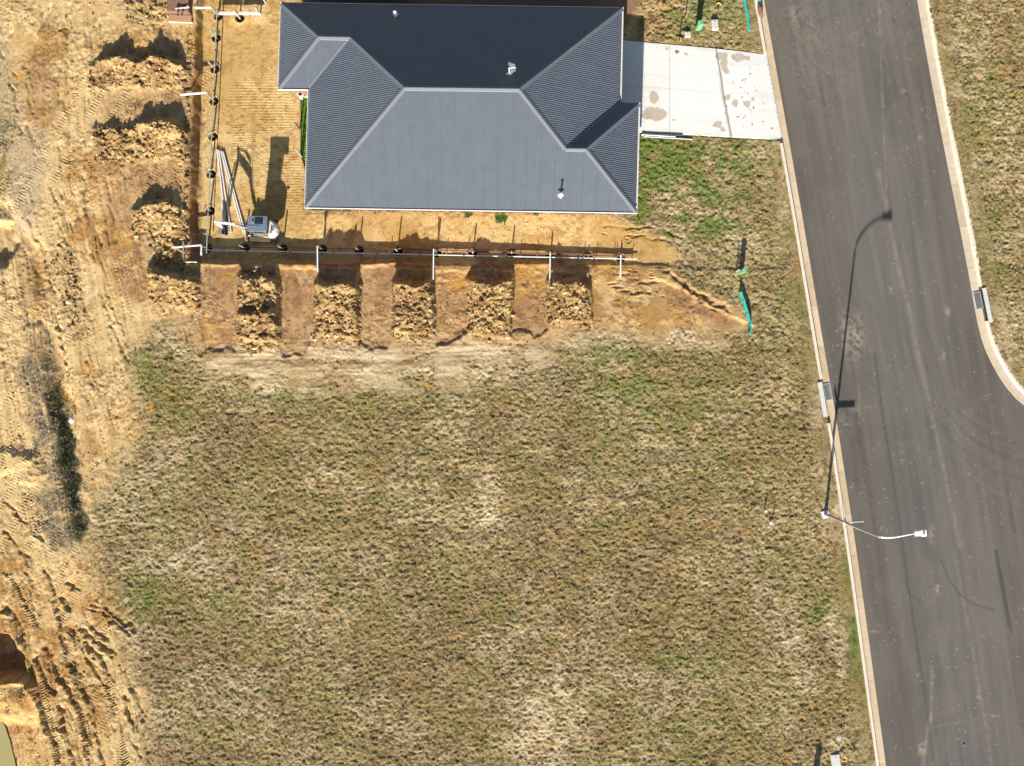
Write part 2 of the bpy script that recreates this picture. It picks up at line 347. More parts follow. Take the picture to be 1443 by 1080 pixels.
    clod = np.maximum(clod, .35 * polymask(uj, vj, [(60, 360), (105, 350), (130, 470), (100, 490), (80, 420)], 6))
    clod = np.maximum(clod, .5 * polymask(uj, vj, [(905, -40), (960, -40), (965, 60), (890, 58)], 6))
    # valley + scrub gully
    D, S, A = pathd(uj, vj, [(0, 300), (40, 352), (66, 420), (66, 470), (80, 540), (92, 620), (102, 700), (112, 760)], 70)
    z -= .50 * ip(A, [0, 60, 130, 200, 280, 420, 470], [.55, .5, .55, .35, 1, .85, .1]) * np.where(S > 0, 1, 1) * ss(27, 4, D + np.where(S > 0, 6, 0))
    z -= .55 * polymask(uj, vj, [(-60, 300), (10, 318), (20, 345), (10, 372), (-60, 372)], 8)
    z -= .12 * polymask(uj, vj, [(28, 350), (52, 370), (58, 455), (34, 460), (28, 400)], 5)
    # bottom-left hollow with a pool
    z -= 1.15 * polymask(uj, vj, [(-80, 885), (6, 900), (28, 930), (40, 985), (52, 1040), (56, 1200), (-80, 1200)], 8)
    hm = ss(-9, 3, vj - 964) * ss(1040, 985, vj) * ss(52, 26, uj) * (.7 + .6 * vn(x, y, .6, 3)); z += 1.25 * hm * (u < 70)
    z += .12 * polymask(uj, vj, [(-20, 640), (34, 630), (44, 650), (24, 665), (-20, 668)], 6)
    z += .12 * polymask(uj, vj, [(18, 640), (55, 640), (62, 668), (46, 684), (20, 680)], 5)
    # wall of the small trench near the teal strip
    D, S, A = pathd(u + 3 * n1, v + 3 * n2, [(935, 398), (960, 408), (1000, 432), (1045, 452)], 40)
    z += .11 * ss(-2, 2, -S) * ss(34, 2, D) * (.4 + 1.2 * fbm(x, y, .7, 2, 5))
    rutm = np.zeros_like(u); n4 = fbm(x, y, .28, 2, 6) - .5; brk = fbm(x, y, 1.1, 2, 9); brk2 = fbm(x, y, .6, 2, 3)
    for path, w, dep in RUTS:
        D, S, A = pathd(u + 9 * n1 + 7 * n4, v + 9 * n2 - 7 * n4, path, w * 4 + 8)
        tot = sum(math.hypot(path[i+1][0]-path[i][0], path[i+1][1]-path[i][1]) for i in range(len(path)-1))
        fade = ss(0, 14, A) * ss(0, 14, tot - A) * np.where((u < 215) & (v > 780), ss(.2, .4, brk), ss(.34, .55, brk)) * np.where((u > 215) & (v > 470), .5, 1.0)
        ww = w * (.55 + .9 * brk2)
        z += fade * (-dep * .9 * np.exp(-(D / ww) ** 2) + dep * .5 * np.exp(-((D - 2.0 * ww) / (.8 * ww)) ** 2) * ss(.4, .6, brk2) * (S > 0))
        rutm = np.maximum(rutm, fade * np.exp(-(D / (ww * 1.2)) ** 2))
    tex = ss(.35, .6, fbm(x, y, 1.2, 2, 8))
    for path, w, pitch, dep in TREADS:
        D, S, A = pathd(u, v, path, w * 2)
        tr = np.sin(2 * math.pi * (A + .35 * np.abs(S)) / pitch)
        z += dep * .8 * tr * ss(w, w * .7, D) * tex * (.4 + 1.0 * brk)
    # roughness scales
    wide2 = fbm(x, y, 1.6, 3, 0)
    anis = fbm(x * .22, y * 1.0, .20, 3, 1, .7) - .5          # wheel lines running across the block
    grassm = 1 - np.clip(dirt * 1.1, 0, 1)
    z += grassm * (.14 * (fbm(x, y, .15, 2, 6, .9) - .5) + .045 * anis)
    z += dirt * (1 - clod) * (.5 + ss(.42, .6, wide2)) * (.07 * (fbm(x, y, .45, 4, 2, .7) - .5) + .035 * (fbm(x, y, .13, 2, 7, .9) - .5) + .02 * billow(x, y, .22, 3, 4)) * (1 - .5 * yard)
    z += clod * (.30 * (billow(x, y, .60, 4, 2) - .3) + .20 * (fbm(x, y, .16, 2, 8, .9) - .5))
    z += .10 * (fbm(x * .12, y, .34, 3, 7) - .5) * cut * ss(455, 490, v) * (1 - clod)
    # tread prints over the machine pad, rows of short dashes
    trd = polymask(uj, vj, [(325, 120), (428, 100), (430, 300), (326, 300)], 12) * ss(.3, .55, fbm(x, y, 1.4, 2, 8))
    z += .022 * trd * np.sin(2 * math.pi * (v + 6 * n3 + 1.5 * n1) / 3.9) * (.5 + .5 * np.sin(2 * math.pi * (u + 12 * n3) / 7.0))
    trd = polymask(uj, vj, [(395, 302), (850, 312), (930, 325), (930, 345), (850, 338), (395, 334)], 5) * ss(.3, .55, fbm(x, y, 1.1, 2, 7))
    z += .04 * trd * np.sin(2 * math.pi * u / 3.9) * (.5 + .5 * np.sin(2 * math.pi * (v - .02 * u) / 7.0))
    trd = west * ss(.60, .68, fbm(x, y, 2.6, 2, 11)) * (1 - clod)
    ph = (u * .88 + v * .47) + 5 * n3
    z += .020 * trd * np.sin(2 * math.pi * (v * .88 - u * .47) / 4.2) * ss(.2, .7, np.sin(2 * math.pi * ph / 30)) * (.3 + 1.2 * fbm(x, y, .5, 2, 1))
    # long scrape lines left by the blade, following the haul track
    al = u - ip(v, [0, 250, 400, 600, 1080], [100, 90, 120, 150, 210]) ; scr = fbm(al / 25.3, v / 25.3 * .07, .30, 3, 5) - .5
    z += .14 * scr * west * (1 - clod)
    for q_, (w_, a_) in enumerate([(.55, .07), (.32, .05)]):
        fl = fbm((al + 10 * n3) / 25.3, v / 25.3 * .10 + 3.1 * q_, w_, 2, 7 + q_) - .5
        z -= a_ * ss(.035, .0, np.abs(fl)) * ss(.40, .54, fbm(x, y, 1.3, 3, 2 + q_)) * west * (1 - clod)
    fl = fbm(x * .12, y, .30, 2, 6) - .5
    z -= .07 * ss(.04, .0, np.abs(fl)) * ss(.35, .5, fbm(x, y, .8, 2, 3)) * np.maximum(polymask(uj, vj, [(840, 314), (930, 316), (985, 345), (960, 352), (840, 342)], 6), polymask(uj, vj, [(840, 376), (930, 376), (940, 420), (850, 424)], 8))
    # auger holes
    hole = np.zeros_like(u)
    for (hx, hy) in HOLES_W + HOLES_S + HOLES_N:
        d = np.hypot(u0 - hx, v0 - hy)
        sel = d < 9
        z[sel] = np.where(d[sel] < 5.9, -1.3, z[sel] + .03 * np.exp(-((d[sel] - 7.5) / 1.2) ** 2)); hole[sel] = np.maximum(hole[sel], (d[sel] < 5.9) * 1.0)
    # house footing, driveway, road bed
    z = z * (1 - back * .9)
    hs = polymask(u0, v0, [(432, 22), (858, 26), (858, 170), (882, 172), (882, 300), (440, 294), (440, 140), (432, 140)], 3)
    z = z * (1 - hs) - .05 * hs
    dv = polymask(u0, v0, DRV, 1.2); dvw = polymask(u0, v0, DRV, 14); z = z * (1 - .75 * dvw)
    lo = ip(v0, *KLO)
    near = ss(40, 4, lo - u0) * (u0 < lo); z = z * (1 - .85 * near) - .01 * near
    z = np.where((lo - u0 < 9) & (lo - u0 > -4), np.minimum(z, .025), z)
    z = z - .30 * dv
    z = z * (1 - .7 * polymask(u0, v0, [(408, 122), (440, 122), (440, 245), (420, 230)], 3))
    ro = np.interp(v0, [p[1] for p in KRO_PTS[:-4]] + [600, 620], [p[0] for p in KRO_PTS[:-4]] + [1900, 9000])
    rd = (u0 > lo + 2) & (u0 < ro - 2)
    corner = (u0 > ip(v0, [860, 880, 905, 960, 1080, 1900, 3500], [9000, 1900, 1560, 1500, 1492, 1610, 1850])) & (v0 > 870)
    rd &= ~corner
    nr = (u0 >= ro - 2) & (u0 < ro + 25); z = np.where(nr, z * .4 + .03, z)
    z = np.where(corner, .05 + z * .3, z)
    z = np.where(rd, -.40, z)
    z = z * np.exp(-far / 6.0) + .02 * (1 - np.exp(-far / 6.0)) + np.where(rd, -.2, 0) * (far > 0)
    # ---------------- colours (shade painted into auger holes and clod gaps)
    def C(*c): return np.array(c)[None, :]
    def mixc(a, b, t): return a + (b - a) * t[:, None]
    f1 = fbm(x, y, 2.2, 4, 5); f2 = fbm(x, y, .25, 3, 8); f3 = fbm(x, y, .7, 4, 11)
    soil = mixc(np.repeat(C(.29, .20, .10), len(u), 0), C(.41, .305, .17), ss(.35, .65, f1))
    soil = mixc(soil, C(.12, .075, .03), .7 * ss(.5, .68, f2))
    soil = mixc(soil, C(.23, .195, .06), .4 * ss(.48, .62, fbm(x, y, 1.6, 3, 0)))
    dcol = mixc(np.repeat(C(.53, .345, .148), len(u), 0), C(.385, .215, .075), ss(.42, .58, f1))
    dcol = mixc(dcol, C(.60, .42, .20), ss(.5, .66, f3) * .85)
    dcol = mixc(dcol, C(.64, .46, .23), .6 * ss(.50, .62, wide))
    dcol = mixc(dcol, C(.26, .155, .07), ss(.56, .68, f2) * .6 * ss(.4, .6, wide2))
    ycol = mixc(np.repeat(C(.60, .42, .185), len(u), 0), C(.50, .315, .115), ss(.4, .65, f1))
    ycol = mixc(ycol, C(.36, .20, .07), ss(.55, .68, f2) * .6)
    bcol = mixc(np.repeat(C(.315, .175, .08), len(u), 0), C(.42, .26, .125), ss(.40, .60, f3))
    bcol = mixc(bcol, C(.47, .27, .06), ss(.58, .68, f1) * .7)
    bcol = mixc(bcol, C(.18, .10, .055), ss(.53, .66, f2) * .65)
    ccol = mixc(np.repeat(C(.31, .195, .08), len(u), 0), C(.42, .285, .13), ss(.4, .65, f2))  # base under the clods painted darker, imitating shade in the gaps
    ccol = mixc(ccol, C(.16, .09, .04), ss(.50, .60, f3) * .7)
    col = mixc(soil, dcol, np.clip(west, 0, 1))
    ccut = mixc(mixc(dcol, bcol, .35 + 0 * u), mixc(np.repeat(C(.56, .43, .27), len(u), 0), C(.38, .26, .135), ss(.45, .6, fbm(x * .25, y, .5, 4, 6, .7))), .9 * ss(462, 500, v + 30 * n3) * (u > 280))
    col = mixc(col, ccut, cut)
    col = mixc(col, ycol, np.clip(yard + fb * .8, 0, 1) * (1 - cut))
    bay = np.zeros_like(u)
    for pol in BAYS: bay = np.maximum(bay, .9 * polymask(uj, vj + 22 * n2, pol, 10))
    for pol in [[(135, 135), (262, 128), (262, 165), (150, 178)], [(140, 238), (258, 232), (262, 270), (200, 285), (160, 262)], [(190, 40), (262, 48), (262, 88), (140, 90)], [(150, 250), (205, 300), (215, 400), (205, 440), (170, 410), (150, 330)], [(30, 80), (70, 60), (85, 150), (60, 200), (45, 150)], [(36, 470), (70, 470), (90, 545), (50, 540)], [(40, 350), (62, 380), (62, 450), (36, 440)]]:
        bay = np.maximum(bay, .72 * polymask(uj, vj, pol, 12))
    for pol in [[(940, 405), (965, 412), (1040, 455), (1020, 465), (950, 428)], [(-50, 860), (20, 900), (36, 950), (-50, 960)]]:
        bay = np.maximum(bay, polymask(uj, vj, pol, 5))
    for pol in STRIPS: bay = np.maximum(bay, .9 * polymask(uj, vj, pol, 4))
    bay = np.maximum(bay, .9 * polymask(uj, vj, [(280, 368), (860, 370), (860, 378), (280, 376)], 4))
    bay = np.maximum(bay, polymask(uj, vj, [(264, 40), (284, 40), (284, 400), (258, 400)], 4))
    col = mixc(col, bcol, bay)
    col = mixc(col, ccol, clod)
    col = mixc(col, col * .62, rutm * .6 * dirt)  # earth colour darkened along the ruts
    gy = polymask(uj, vj, [(2, 190), (40, 165), (68, 190), (60, 240), (50, 330), (20, 320), (10, 250)], 14) * .8
    gy = np.maximum(gy, .7 * polymask(uj, vj, [(-40, 40), (8, 40), (36, 165), (30, 200), (-40, 220)], 10))
    col = mixc(col, C(.42, .32, .21), gy * .85)
    col = mixc(col, mixc(np.repeat(C(.26, .19, .11), len(u), 0), C(.42, .31, .18), ss(.45, .7, f2)), gully)
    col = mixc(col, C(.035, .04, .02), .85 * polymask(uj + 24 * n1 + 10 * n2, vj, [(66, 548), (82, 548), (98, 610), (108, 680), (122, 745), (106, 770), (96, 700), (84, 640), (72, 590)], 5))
    col = mixc(col, C(.53, .41, .25), .85 * bare * (1 - dirt))
    lot = polymask(u, v, [(285, 480), (1080, 470), (1100, 740), (288, 790)], 40) + .35
    mow = fbm(x * .06, y + .03 * x, .42, 3, 2) - .5
    col = col * (.93 + .5 * mow * lot * (1 - dirt) + .07 * dirt)[:, None]
    col = mixc(col, C(.11, .16, .03), .8 * green * (1 - dirt * .7))
    col = mixc(col, C(.30, .18, .06), .55 * ss(.70, .78, fbm(x, y, 1.0, 3, 3)) * (1 - .5 * dirt))
    col = mixc(col, C(.52, .27, .06), .8 * np.maximum.reduce([np.exp(-(((u - cx) / r) ** 2 + ((v - cy) / r) ** 2)) for cx, cy, r in [(138, 88, 5), (102, 575, 9), (120, 518, 9), (212, 574, 6), (85, 560, 8), (432, 378, 7), (600, 545, 5), (24, 108, 8), (645, 398, 14), (156, 50, 4)]]))
    col = mixc(col, C(.015, .012, .010), hole)  # near-black painted inside the auger holes to imitate their deep shade
    col = mixc(col, C(.22, .13, .08), back * .85)
    col = mixc(col, C(.26, .195, .105), ss(12, 40, far))
    col = np.clip(col, .01, 1)
    dens = (1 - np.clip(dirt * 1.15, 0, 1)) * (1 - .8 * bare) + .10 * west + .4 * west * (1 - west) + .5 * gully + .5 * gy * (fbm(x, y, 1.5, 2, 5) > .5) + .08 * cut
    dens = np.maximum(dens, .5 * hm * (u < 60)); dens = np.where((u < 14) & (v > 130) & (v < 300), np.maximum(dens, .8), dens)
    block = rd | ((lo - u0 < 3) & (lo - u0 > -3)) | (dv > .3) | (hs > .3) | (hole > 0) | (back > .5)
    dens = np.where(block, 0, dens) * (1 - clod)
    return z, col, dens, green, gully, bare, np.where(block, 0, dirt) + 2.0 * np.where(block, 0, clod), u, v

def setcol(me, name, c):
    a = me.attributes.new(name, 'FLOAT_COLOR', 'POINT')
    buf = np.ones((len(c), 4), np.float32); buf[:, :3] = c
    a.data.foreach_set('color', buf.ravel())
def gridmesh(name, X, Y, Z, colr, m, keep=None):
    ny, nx = X.shape
    me = bpy.data.meshes.new(name)
    co = np.stack([X, Y, Z], -1).reshape(-1, 3).astype(np.float32)
    i = np.arange(ny * nx).reshape(ny, nx)
    q = np.stack([i[:-1, :-1], i[:-1, 1:], i[1:, 1:], i[1:, :-1]], -1).reshape(-1, 4)
    if keep is not None: q = q[keep.ravel()]
    me.vertices.add(len(co)); me.vertices.foreach_set('co', co.ravel())
    me.loops.add(q.size); me.loops.foreach_set('vertex_index', q.ravel().astype(np.int32))
    me.polygons.add(len(q)); me.polygons.foreach_set('loop_start', np.arange(0, q.size, 4, dtype=np.int32))
    me.update(calc_edges=True)
    setcol(me, 'tint', colr); me.materials.append(m)
    return link(bpy.data.objects.new(name, me))
def tris(name, co, colr, m, parent=None):
    n = len(co)
    me = bpy.data.meshes.new(name)
    me.vertices.add(n); me.vertices.foreach_set('co', co.astype(np.float32).ravel())
    me.loops.add(n); me.loops.foreach_set('vertex_index', np.arange(n, dtype=np.int32))
    me.polygons.add(n // 3); me.polygons.foreach_set('loop_start', np.arange(0, n, 3, dtype=np.int32))
    me.update(calc_edges=True)
    setcol(me, 'tint', colr); me.materials.append(m)
    return link(bpy.data.objects.new(name, me), parent)

# ------------------------------------------------------------------ ground
st = .047
ext = np.concatenate([np.arange(31.4, 52, .45), np.array([54, 57, 61, 66, 74, 86, 105, 140, 220, 400.])])
gx = np.concatenate([-ext[::-1], np.arange(-31, 31.001, st), ext])
gyy = np.concatenate([-(ext[::-1] - 6.5), np.arange(-23.6, 23.601, st), ext - 6.5])
XX, YY = np.meshgrid(gx, gyy)
z, col, *_ = terrain(XX.ravel(), YY.ravel())
g = gridmesh('ground', XX, YY, z.reshape(XX.shape), col, M['ground']); tag(g, kind='structure')
del z, col

def blades(px, py, pz, n, ln, wd, lean, cols, name, m, cvar=.25):
    """n triangular blades per tuft"""
    N = len(px); K = N * n
    bx = np.repeat(px, n) + rng.normal(0, .02, K); by = np.repeat(py, n) + rng.normal(0, .02, K); bz = np.repeat(pz, n) - .015
    L = np.repeat(ln, n) * rng.uniform(.5, 1.15, K); th = rng.uniform(0, 2 * np.pi, K); le = np.clip(rng.normal(lean, .25, K), .1, 1.45)
    dx = np.cos(th) * np.sin(le) * L; dy = np.sin(th) * np.sin(le) * L; dz = np.cos(le) * L
    w = np.repeat(wd, n) * .5
    sx = -np.sin(th) * w; sy = np.cos(th) * w
    co = np.empty((K, 3, 3))
    co[:, 0] = np.stack([bx - sx, by - sy, bz], -1); co[:, 1] = np.stack([bx + sx, by + sy, bz], -1); co[:, 2] = np.stack([bx + dx, by + dy, bz + dz], -1)
    c = np.repeat(cols, n, 0) * rng.uniform(1 - cvar, 1 + cvar, (K, 1))
    return co.reshape(-1, 3), np.repeat(np.clip(c, .005, 1), 3, 0)

# tufts of dry grass
NT = 340000
tx = rng.uniform(-30, 30, NT); ty = rng.uniform(-22.8, 22.8, NT)
z, col, dens, green, gully, bare, dirt, uu, vv = terrain(tx, ty)
clump = fbm(tx, ty, .17, 2, 1)
mowt = fbm(tx * .06, ty + .03 * tx, .42, 3, 2) - .5
k = rng.random(NT) < dens * (.55 + .45 * ss(.35, .6, clump)) * (1 - .8 * np.clip(mowt, 0, 1))
tx, ty, z, green, gully, uu, vv, clump = [a[k] for a in (tx, ty, z, green, gully, uu, vv, clump)]
n = len(tx)
pal = np.array([(.54, .40, .21), (.70, .555, .34), (.42, .29, .135), (.37, .31, .085), (.17, .105, .045)])
pc = pal[rng.choice(5, n, p=[.32, .22, .22, .14, .10])]
zone = ss(.38, .60, fbm(tx, ty, 2.5, 3, 2))[:, None]
pc = pc * (1 - .45 * zone) + np.array([(.34, .33, .07)]) * .45 * zone
gm = (rng.random(n) < np.clip(green * .85 + 1.0 * green * ((uu > 880) & (vv < 340) & (uu < 1110)), 0, .93))[:, None]
gc = np.array([(.10, .19, .03), (.16, .24, .045), (.26, .30, .06)])[rng.integers(0, 3, n)]
lush = ((uu > 880) & (vv < 340) & (uu < 1110))[:, None]
pc = np.where(gm, np.where(lush, gc * .85, gc * np.array([1.15, 1.0, .9])), pc)
co, cc = blades(tx, ty, z, 5, rng.uniform(.04, .11, n), rng.uniform(.02, .042, n), .9, pc, 'grass', M['grass'])
# scattered taller weeds
w = np.where(rng.random(n) < .045)[0]
co2, cc2 = blades(tx[w], ty[w], z[w], 12, rng.uniform(.06, .13, len(w)), rng.uniform(.025, .05, len(w)), 1.05, np.where(rng.random((len(w), 1)) < .5, np.array([(.15, .20, .035)]), np.array([(.09, .06, .03)])), 'grass', M['grass'])
tag(tris('grass', np.concatenate([co, co2]), np.concatenate([cc, cc2]), M['grass']), 'dry straw coloured grass with green patches over the vacant block and verges', 'grass', kind='stuff')

# scrub in the gully and along the left edge
sp = []
NS = 60000
sx_ = rng.uniform(-29, -22.5, NS); sy_ = rng.uniform(-13, 15, NS)
z, col, dens, green, gully, bare, dirt, uu, vv = terrain(sx_, sy_)
ge = np.maximum(gully, .9 * ((uu < 12 + 10 * np.sin(vv / 23)) & (vv > 120) & (vv < 310)))
gd = ss(16, 3, np.abs(uu - ip(vv, [540, 600, 700, 770], [76, 88, 104, 113])) + 14 * (fbm(sx_, sy_, .8, 2, 4) - .5)) * (vv > 530)
k = rng.random(NS) < ge * (.04 + .75 * gd + .42 * ss(.42, .6, fbm(sx_, sy_, .5, 3, 7)))
a, b, c_, uu, vv = sx_[k], sy_[k], z[k], uu[k], vv[k]; n = len(a)
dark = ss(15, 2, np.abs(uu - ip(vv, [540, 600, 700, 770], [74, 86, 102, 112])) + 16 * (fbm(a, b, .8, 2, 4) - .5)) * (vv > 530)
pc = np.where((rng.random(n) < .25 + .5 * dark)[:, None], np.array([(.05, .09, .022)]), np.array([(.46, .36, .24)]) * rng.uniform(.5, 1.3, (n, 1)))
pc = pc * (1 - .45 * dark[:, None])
co, cc = blades(a, b, c_, 9, rng.uniform(.10, .22, n) * (.75 + .5 * dark), rng.uniform(.012, .03, n), 1.0, pc, 'scrub', M['grass'])
tag(tris('scrub', co, cc, M['grass']), 'tangle of dark weeds and dead stalks growing along the left gully', 'scrub', kind='stuff')

# loose stones and dirt lumps on disturbed ground
NR = 330000
rx = rng.uniform(-29, 9, NR); ry = rng.uniform(-22, 22, NR)
k = (CY - ry * F / HC < 600) | (rx < -19); rx, ry = rx[k], ry[k]
z, col, dens, green, gully, bare, dc, uu, vv = terrain(rx, ry)
cl_ = np.clip(dc - 1.2, 0, 1); dirt = np.clip(dc, 0, 1)
pr = np.maximum(cl_ * (.22 + .30 * ss(.4, .6, fbm(rx, ry, .5, 2, 3))), dirt * (.035 + .16 * ss(.5, .66, fbm(rx, ry, 1.0, 2, 4))) * (((vv > 372) | (uu < 285) | (uu > 880)) * .9 + .12))
pr = np.where(z < -.8, 0, pr); k = rng.random(len(rx)) < pr
rx, ry, z, col, cl_ = rx[k], ry[k], z[k], col[k], cl_[k]; n = len(rx)
oc = np.array([(1, 0, 0), (0, 1, 0), (-1, 0, 0), (0, -1, 0), (0, 0, 1)], float)
fc = [(0, 1, 4), (1, 2, 4), (2, 3, 4), (3, 0, 4)]
sz = np.where(cl_ > .4, np.exp(rng.normal(-3.12, .45, n)), rng.uniform(.015, .045, n) * (1 + .8 * (rng.random(n) < .05)))
ccl = np.array([(.42, .285, .135), (.35, .215, .09), (.17, .095, .04), (.52, .38, .20), (.25, .14, .055)])[rng.integers(0, 5, n)]
col = np.where((cl_ > .3)[:, None], ccl, col)
V = oc[None] * sz[:, None, None] * rng.uniform(.55, 1.5, (n, 5, 3))
an = rng.uniform(0, 6.28, n); ca, sa = np.cos(an)[:, None], np.sin(an)[:, None]
V = np.stack([V[..., 0] * ca - V[..., 1] * sa, V[..., 0] * sa + V[..., 1] * ca, V[..., 2]], -1) + np.stack([rx, ry, z - .005], -1)[:, None]
T = np.concatenate([V[:, list(f)] for f in fc], 1).reshape(-1, 3)
tag(tris('rubble', T, np.repeat(np.clip(col * rng.uniform(.7, 1.3, (n, 1)), .02, .8), 12, 0), M['ground']), 'loose clods and stones scattered over the dug ground', 'rubble', kind='stuff')

# ------------------------------------------------------------------ road
vr = np.concatenate([np.linspace(-2500, -40, 80), np.arange(-30, 1112, 1.5), np.linspace(1130, 3500, 80)])
tt = np.concatenate([np.arange(0, 260, 1.5), np.array([270, 300, 340, 400, 600, 1000, 2000.])])
U = ip(vr, *KLI)[:, None] - 1.5 + tt[None, :]; V = np.repeat(vr[:, None], len(tt), 1)
RX = (U - CX) * (HC + .1) / F; RY = (CY - V) * (HC + .1) / F
u = U.ravel(); v = V.ravel(); x = RX.ravel(); y = RY.ravel()
t = (u - ip(v, *KLI))
base = np.repeat(np.array([[.118, .104, .088]]), len(u), 0)
f = fbm(x, y, 5, 3, 2); base = base * (.86 + .28 * f)[:, None]
# long streaks along the lane, worn brown wheel bands
la = fbm(t * .05, v * .0030, .35, 4, 6); base = base * (.74 + .52 * la)[:, None]
pt = fbm(x, y, 1.1, 4, 8); base = base + (np.array([[.17, .145, .115]]) - base) * (.22 * ss(.45, .75, pt) * ss(.45, .6, fbm(x, y, 6, 2, 1)))[:, None]
wt = ss(20, 90, t) * ss(240, 120, t); base = base + np.array([[.012, .013, .016]]) * wt[:, None]
def streak(path, w, c, a, brk=0.0, seed=3):
    global base
    D, S, A = pathd(u, v, path, w * 4)
    m = a * np.exp(-(D / w) ** 2)
    if brk: m = m * (.35 + .65 * ss(brk, brk + .3, fbm(x, y, .22, 3, seed))) * (.55 + .45 * rng.random(len(u)))
    base = base + (np.array([c]) - base) * np.clip(m, 0, 1)[:, None]
DU = (.36, .29, .22); DK = (.035, .034, .034)
streak([(1238, 240), (1252, 310), (1270, 395), (1282, 440), (1298, 520), (1312, 580), (1330, 660), (1352, 770)], 3.2, DU, .38, .30)
for k_ in range(9):
    o_ = k_ * 7.5
    streak([(1276 + o_ * .7, 470), (1300 + o_ * .8, 560 + o_ * .2), (1345 + o_, 625 - o_ * .3), (1400 + o_, 665 - o_ * .8), (1500, 690 - o_ * 1.3)], 1.6, (.18, .155, .125) if k_ % 3 else (.07, .065, .06), .42, .38, seed=k_)
    streak([(1500, 640 + o_), (1420 + o_ * .3, 655 + o_ * .8), (1375 + o_ * .4, 700 + o_ * .8), (1350 + o_ * .6, 800), (1362 + o_ * .6, 900)], 1.6, (.18, .155, .125), .32, .42, seed=k_ + 2)
streak([(1238, 0), (1244, 160), (1250, 300)], 1.6, DU, .5, .5)
streak([(1345, 780), (1362, 870), (1378, 960), (1392, 1040), (1398, 1090)], 2.4, (.22, .18, .145), .8, .35)
streak([(1320, 820), (1336, 930), (1350, 1000), (1362, 1090)], 1.8, (.19, .15, .12), .6, .4)
streak([(1266, 830), (1272, 880), (1276, 950)], 2.0, (.19, .15, .12), .4, .4)
streak([(1300, 1090), (1304, 1045), (1312, 1010), (1313, 940)], 2.2, DU, .8, .5)
streak([(1300, 560), (1330, 620), (1380, 680), (1450, 720)], 2.5, (.17, .15, .13), .55, .4)
streak([(1290, 500), (1340, 600), (1400, 650), (1450, 668)], 2.5, (.17, .15, .13), .5, .4)
streak([(1385, 560), (1345, 610), (1300, 660)], 5, (.15, .135, .12), .5, .4)
streak([(1360, 700), (1385, 665), (1445, 640)], 3.5, (.155, .14, .12), .5, .4)
streak([(1232, 500), (1246, 600), (1262, 700), (1280, 830), (1300, 960), (1318, 1090)], 1.6, DK, .4)
streak([(1200, 480), (1212, 560), (1210, 600)], 1.4, DU, .4, .5)
streak([(1404, 776), (1412, 820), (1425, 890)], 1.3, DK, .75); streak([(1401, 776), (1409, 820), (1421, 885)], 1.0, DK, .6)
streak([(1326, 790), (1336, 815), (1352, 838), (1372, 852), (1400, 860)], 1.4, DK, .38)
streak([(1276, 815), (1282, 838), (1300, 850)], 1.4, DK, .3)
streak([(1312, 1026), (1340, 1020), (1380, 1012)], 1.2, (.2, .18, .16), .6, .3)
for (cx, cy, rx_, ry_, a) in [(1192, 470, 9, 30, .55), (1207, 475, 10, 28, .7), (1321, 830, 4, 6, .9), (1232, 886, 8, 5, .8), (1212, 848, 3, 4, .7), (1256, 410, 3, 4, .9), (1335, 440, 4, 8, .6), (1328, 500, 4, 8, .5), (1190, 600, 10, 14, .35), (1212, 576, 12, 5, .45), (1272, 645, 4, 7, .5), (1313, 755, 5, 12, .5), (1299, 1055, 6, 8, .8), (1140, 60, 30, 50, .16), (1120, 20, 14, 14, .3), (1250, 20, 50, 60, .12), (1378, 985, 4, 6, .6), (1274, 130, 4, 4, .6), (1296, 195, 5, 4, .4), (1170, 130, 40, 50, .1)]:
    m = a * np.exp(-(((u - cx) / rx_) ** 2 + ((v - cy) / ry_) ** 2)) * ss(.35, .6, fbm(x, y, .2, 3, 5))
    base = base + (np.array([DU]) - base) * m[:, None]
m = .5 * ss(.84, .88, fbm(x, y, .15, 2, 9)) * ss(.45, .6, fbm(x, y, 3, 2, 4)) + .75 * (rng.random(len(u)) > .9990) + .35 * (rng.random(len(u)) > .985) * ss(.45, .7, fbm(x, y, 2.5, 3, 3))
base = base + (np.array([(.38, .31, .25)]) - base) * np.clip(m, 0, 1)[:, None]
rz_ = -.10 + .03 * ss(0, 120, t) * ss(300, 140, t)
tag(gridmesh('road', RX, RY, rz_.reshape(RX.shape), np.clip(base, .02, 1), M['road']), kind='structure')

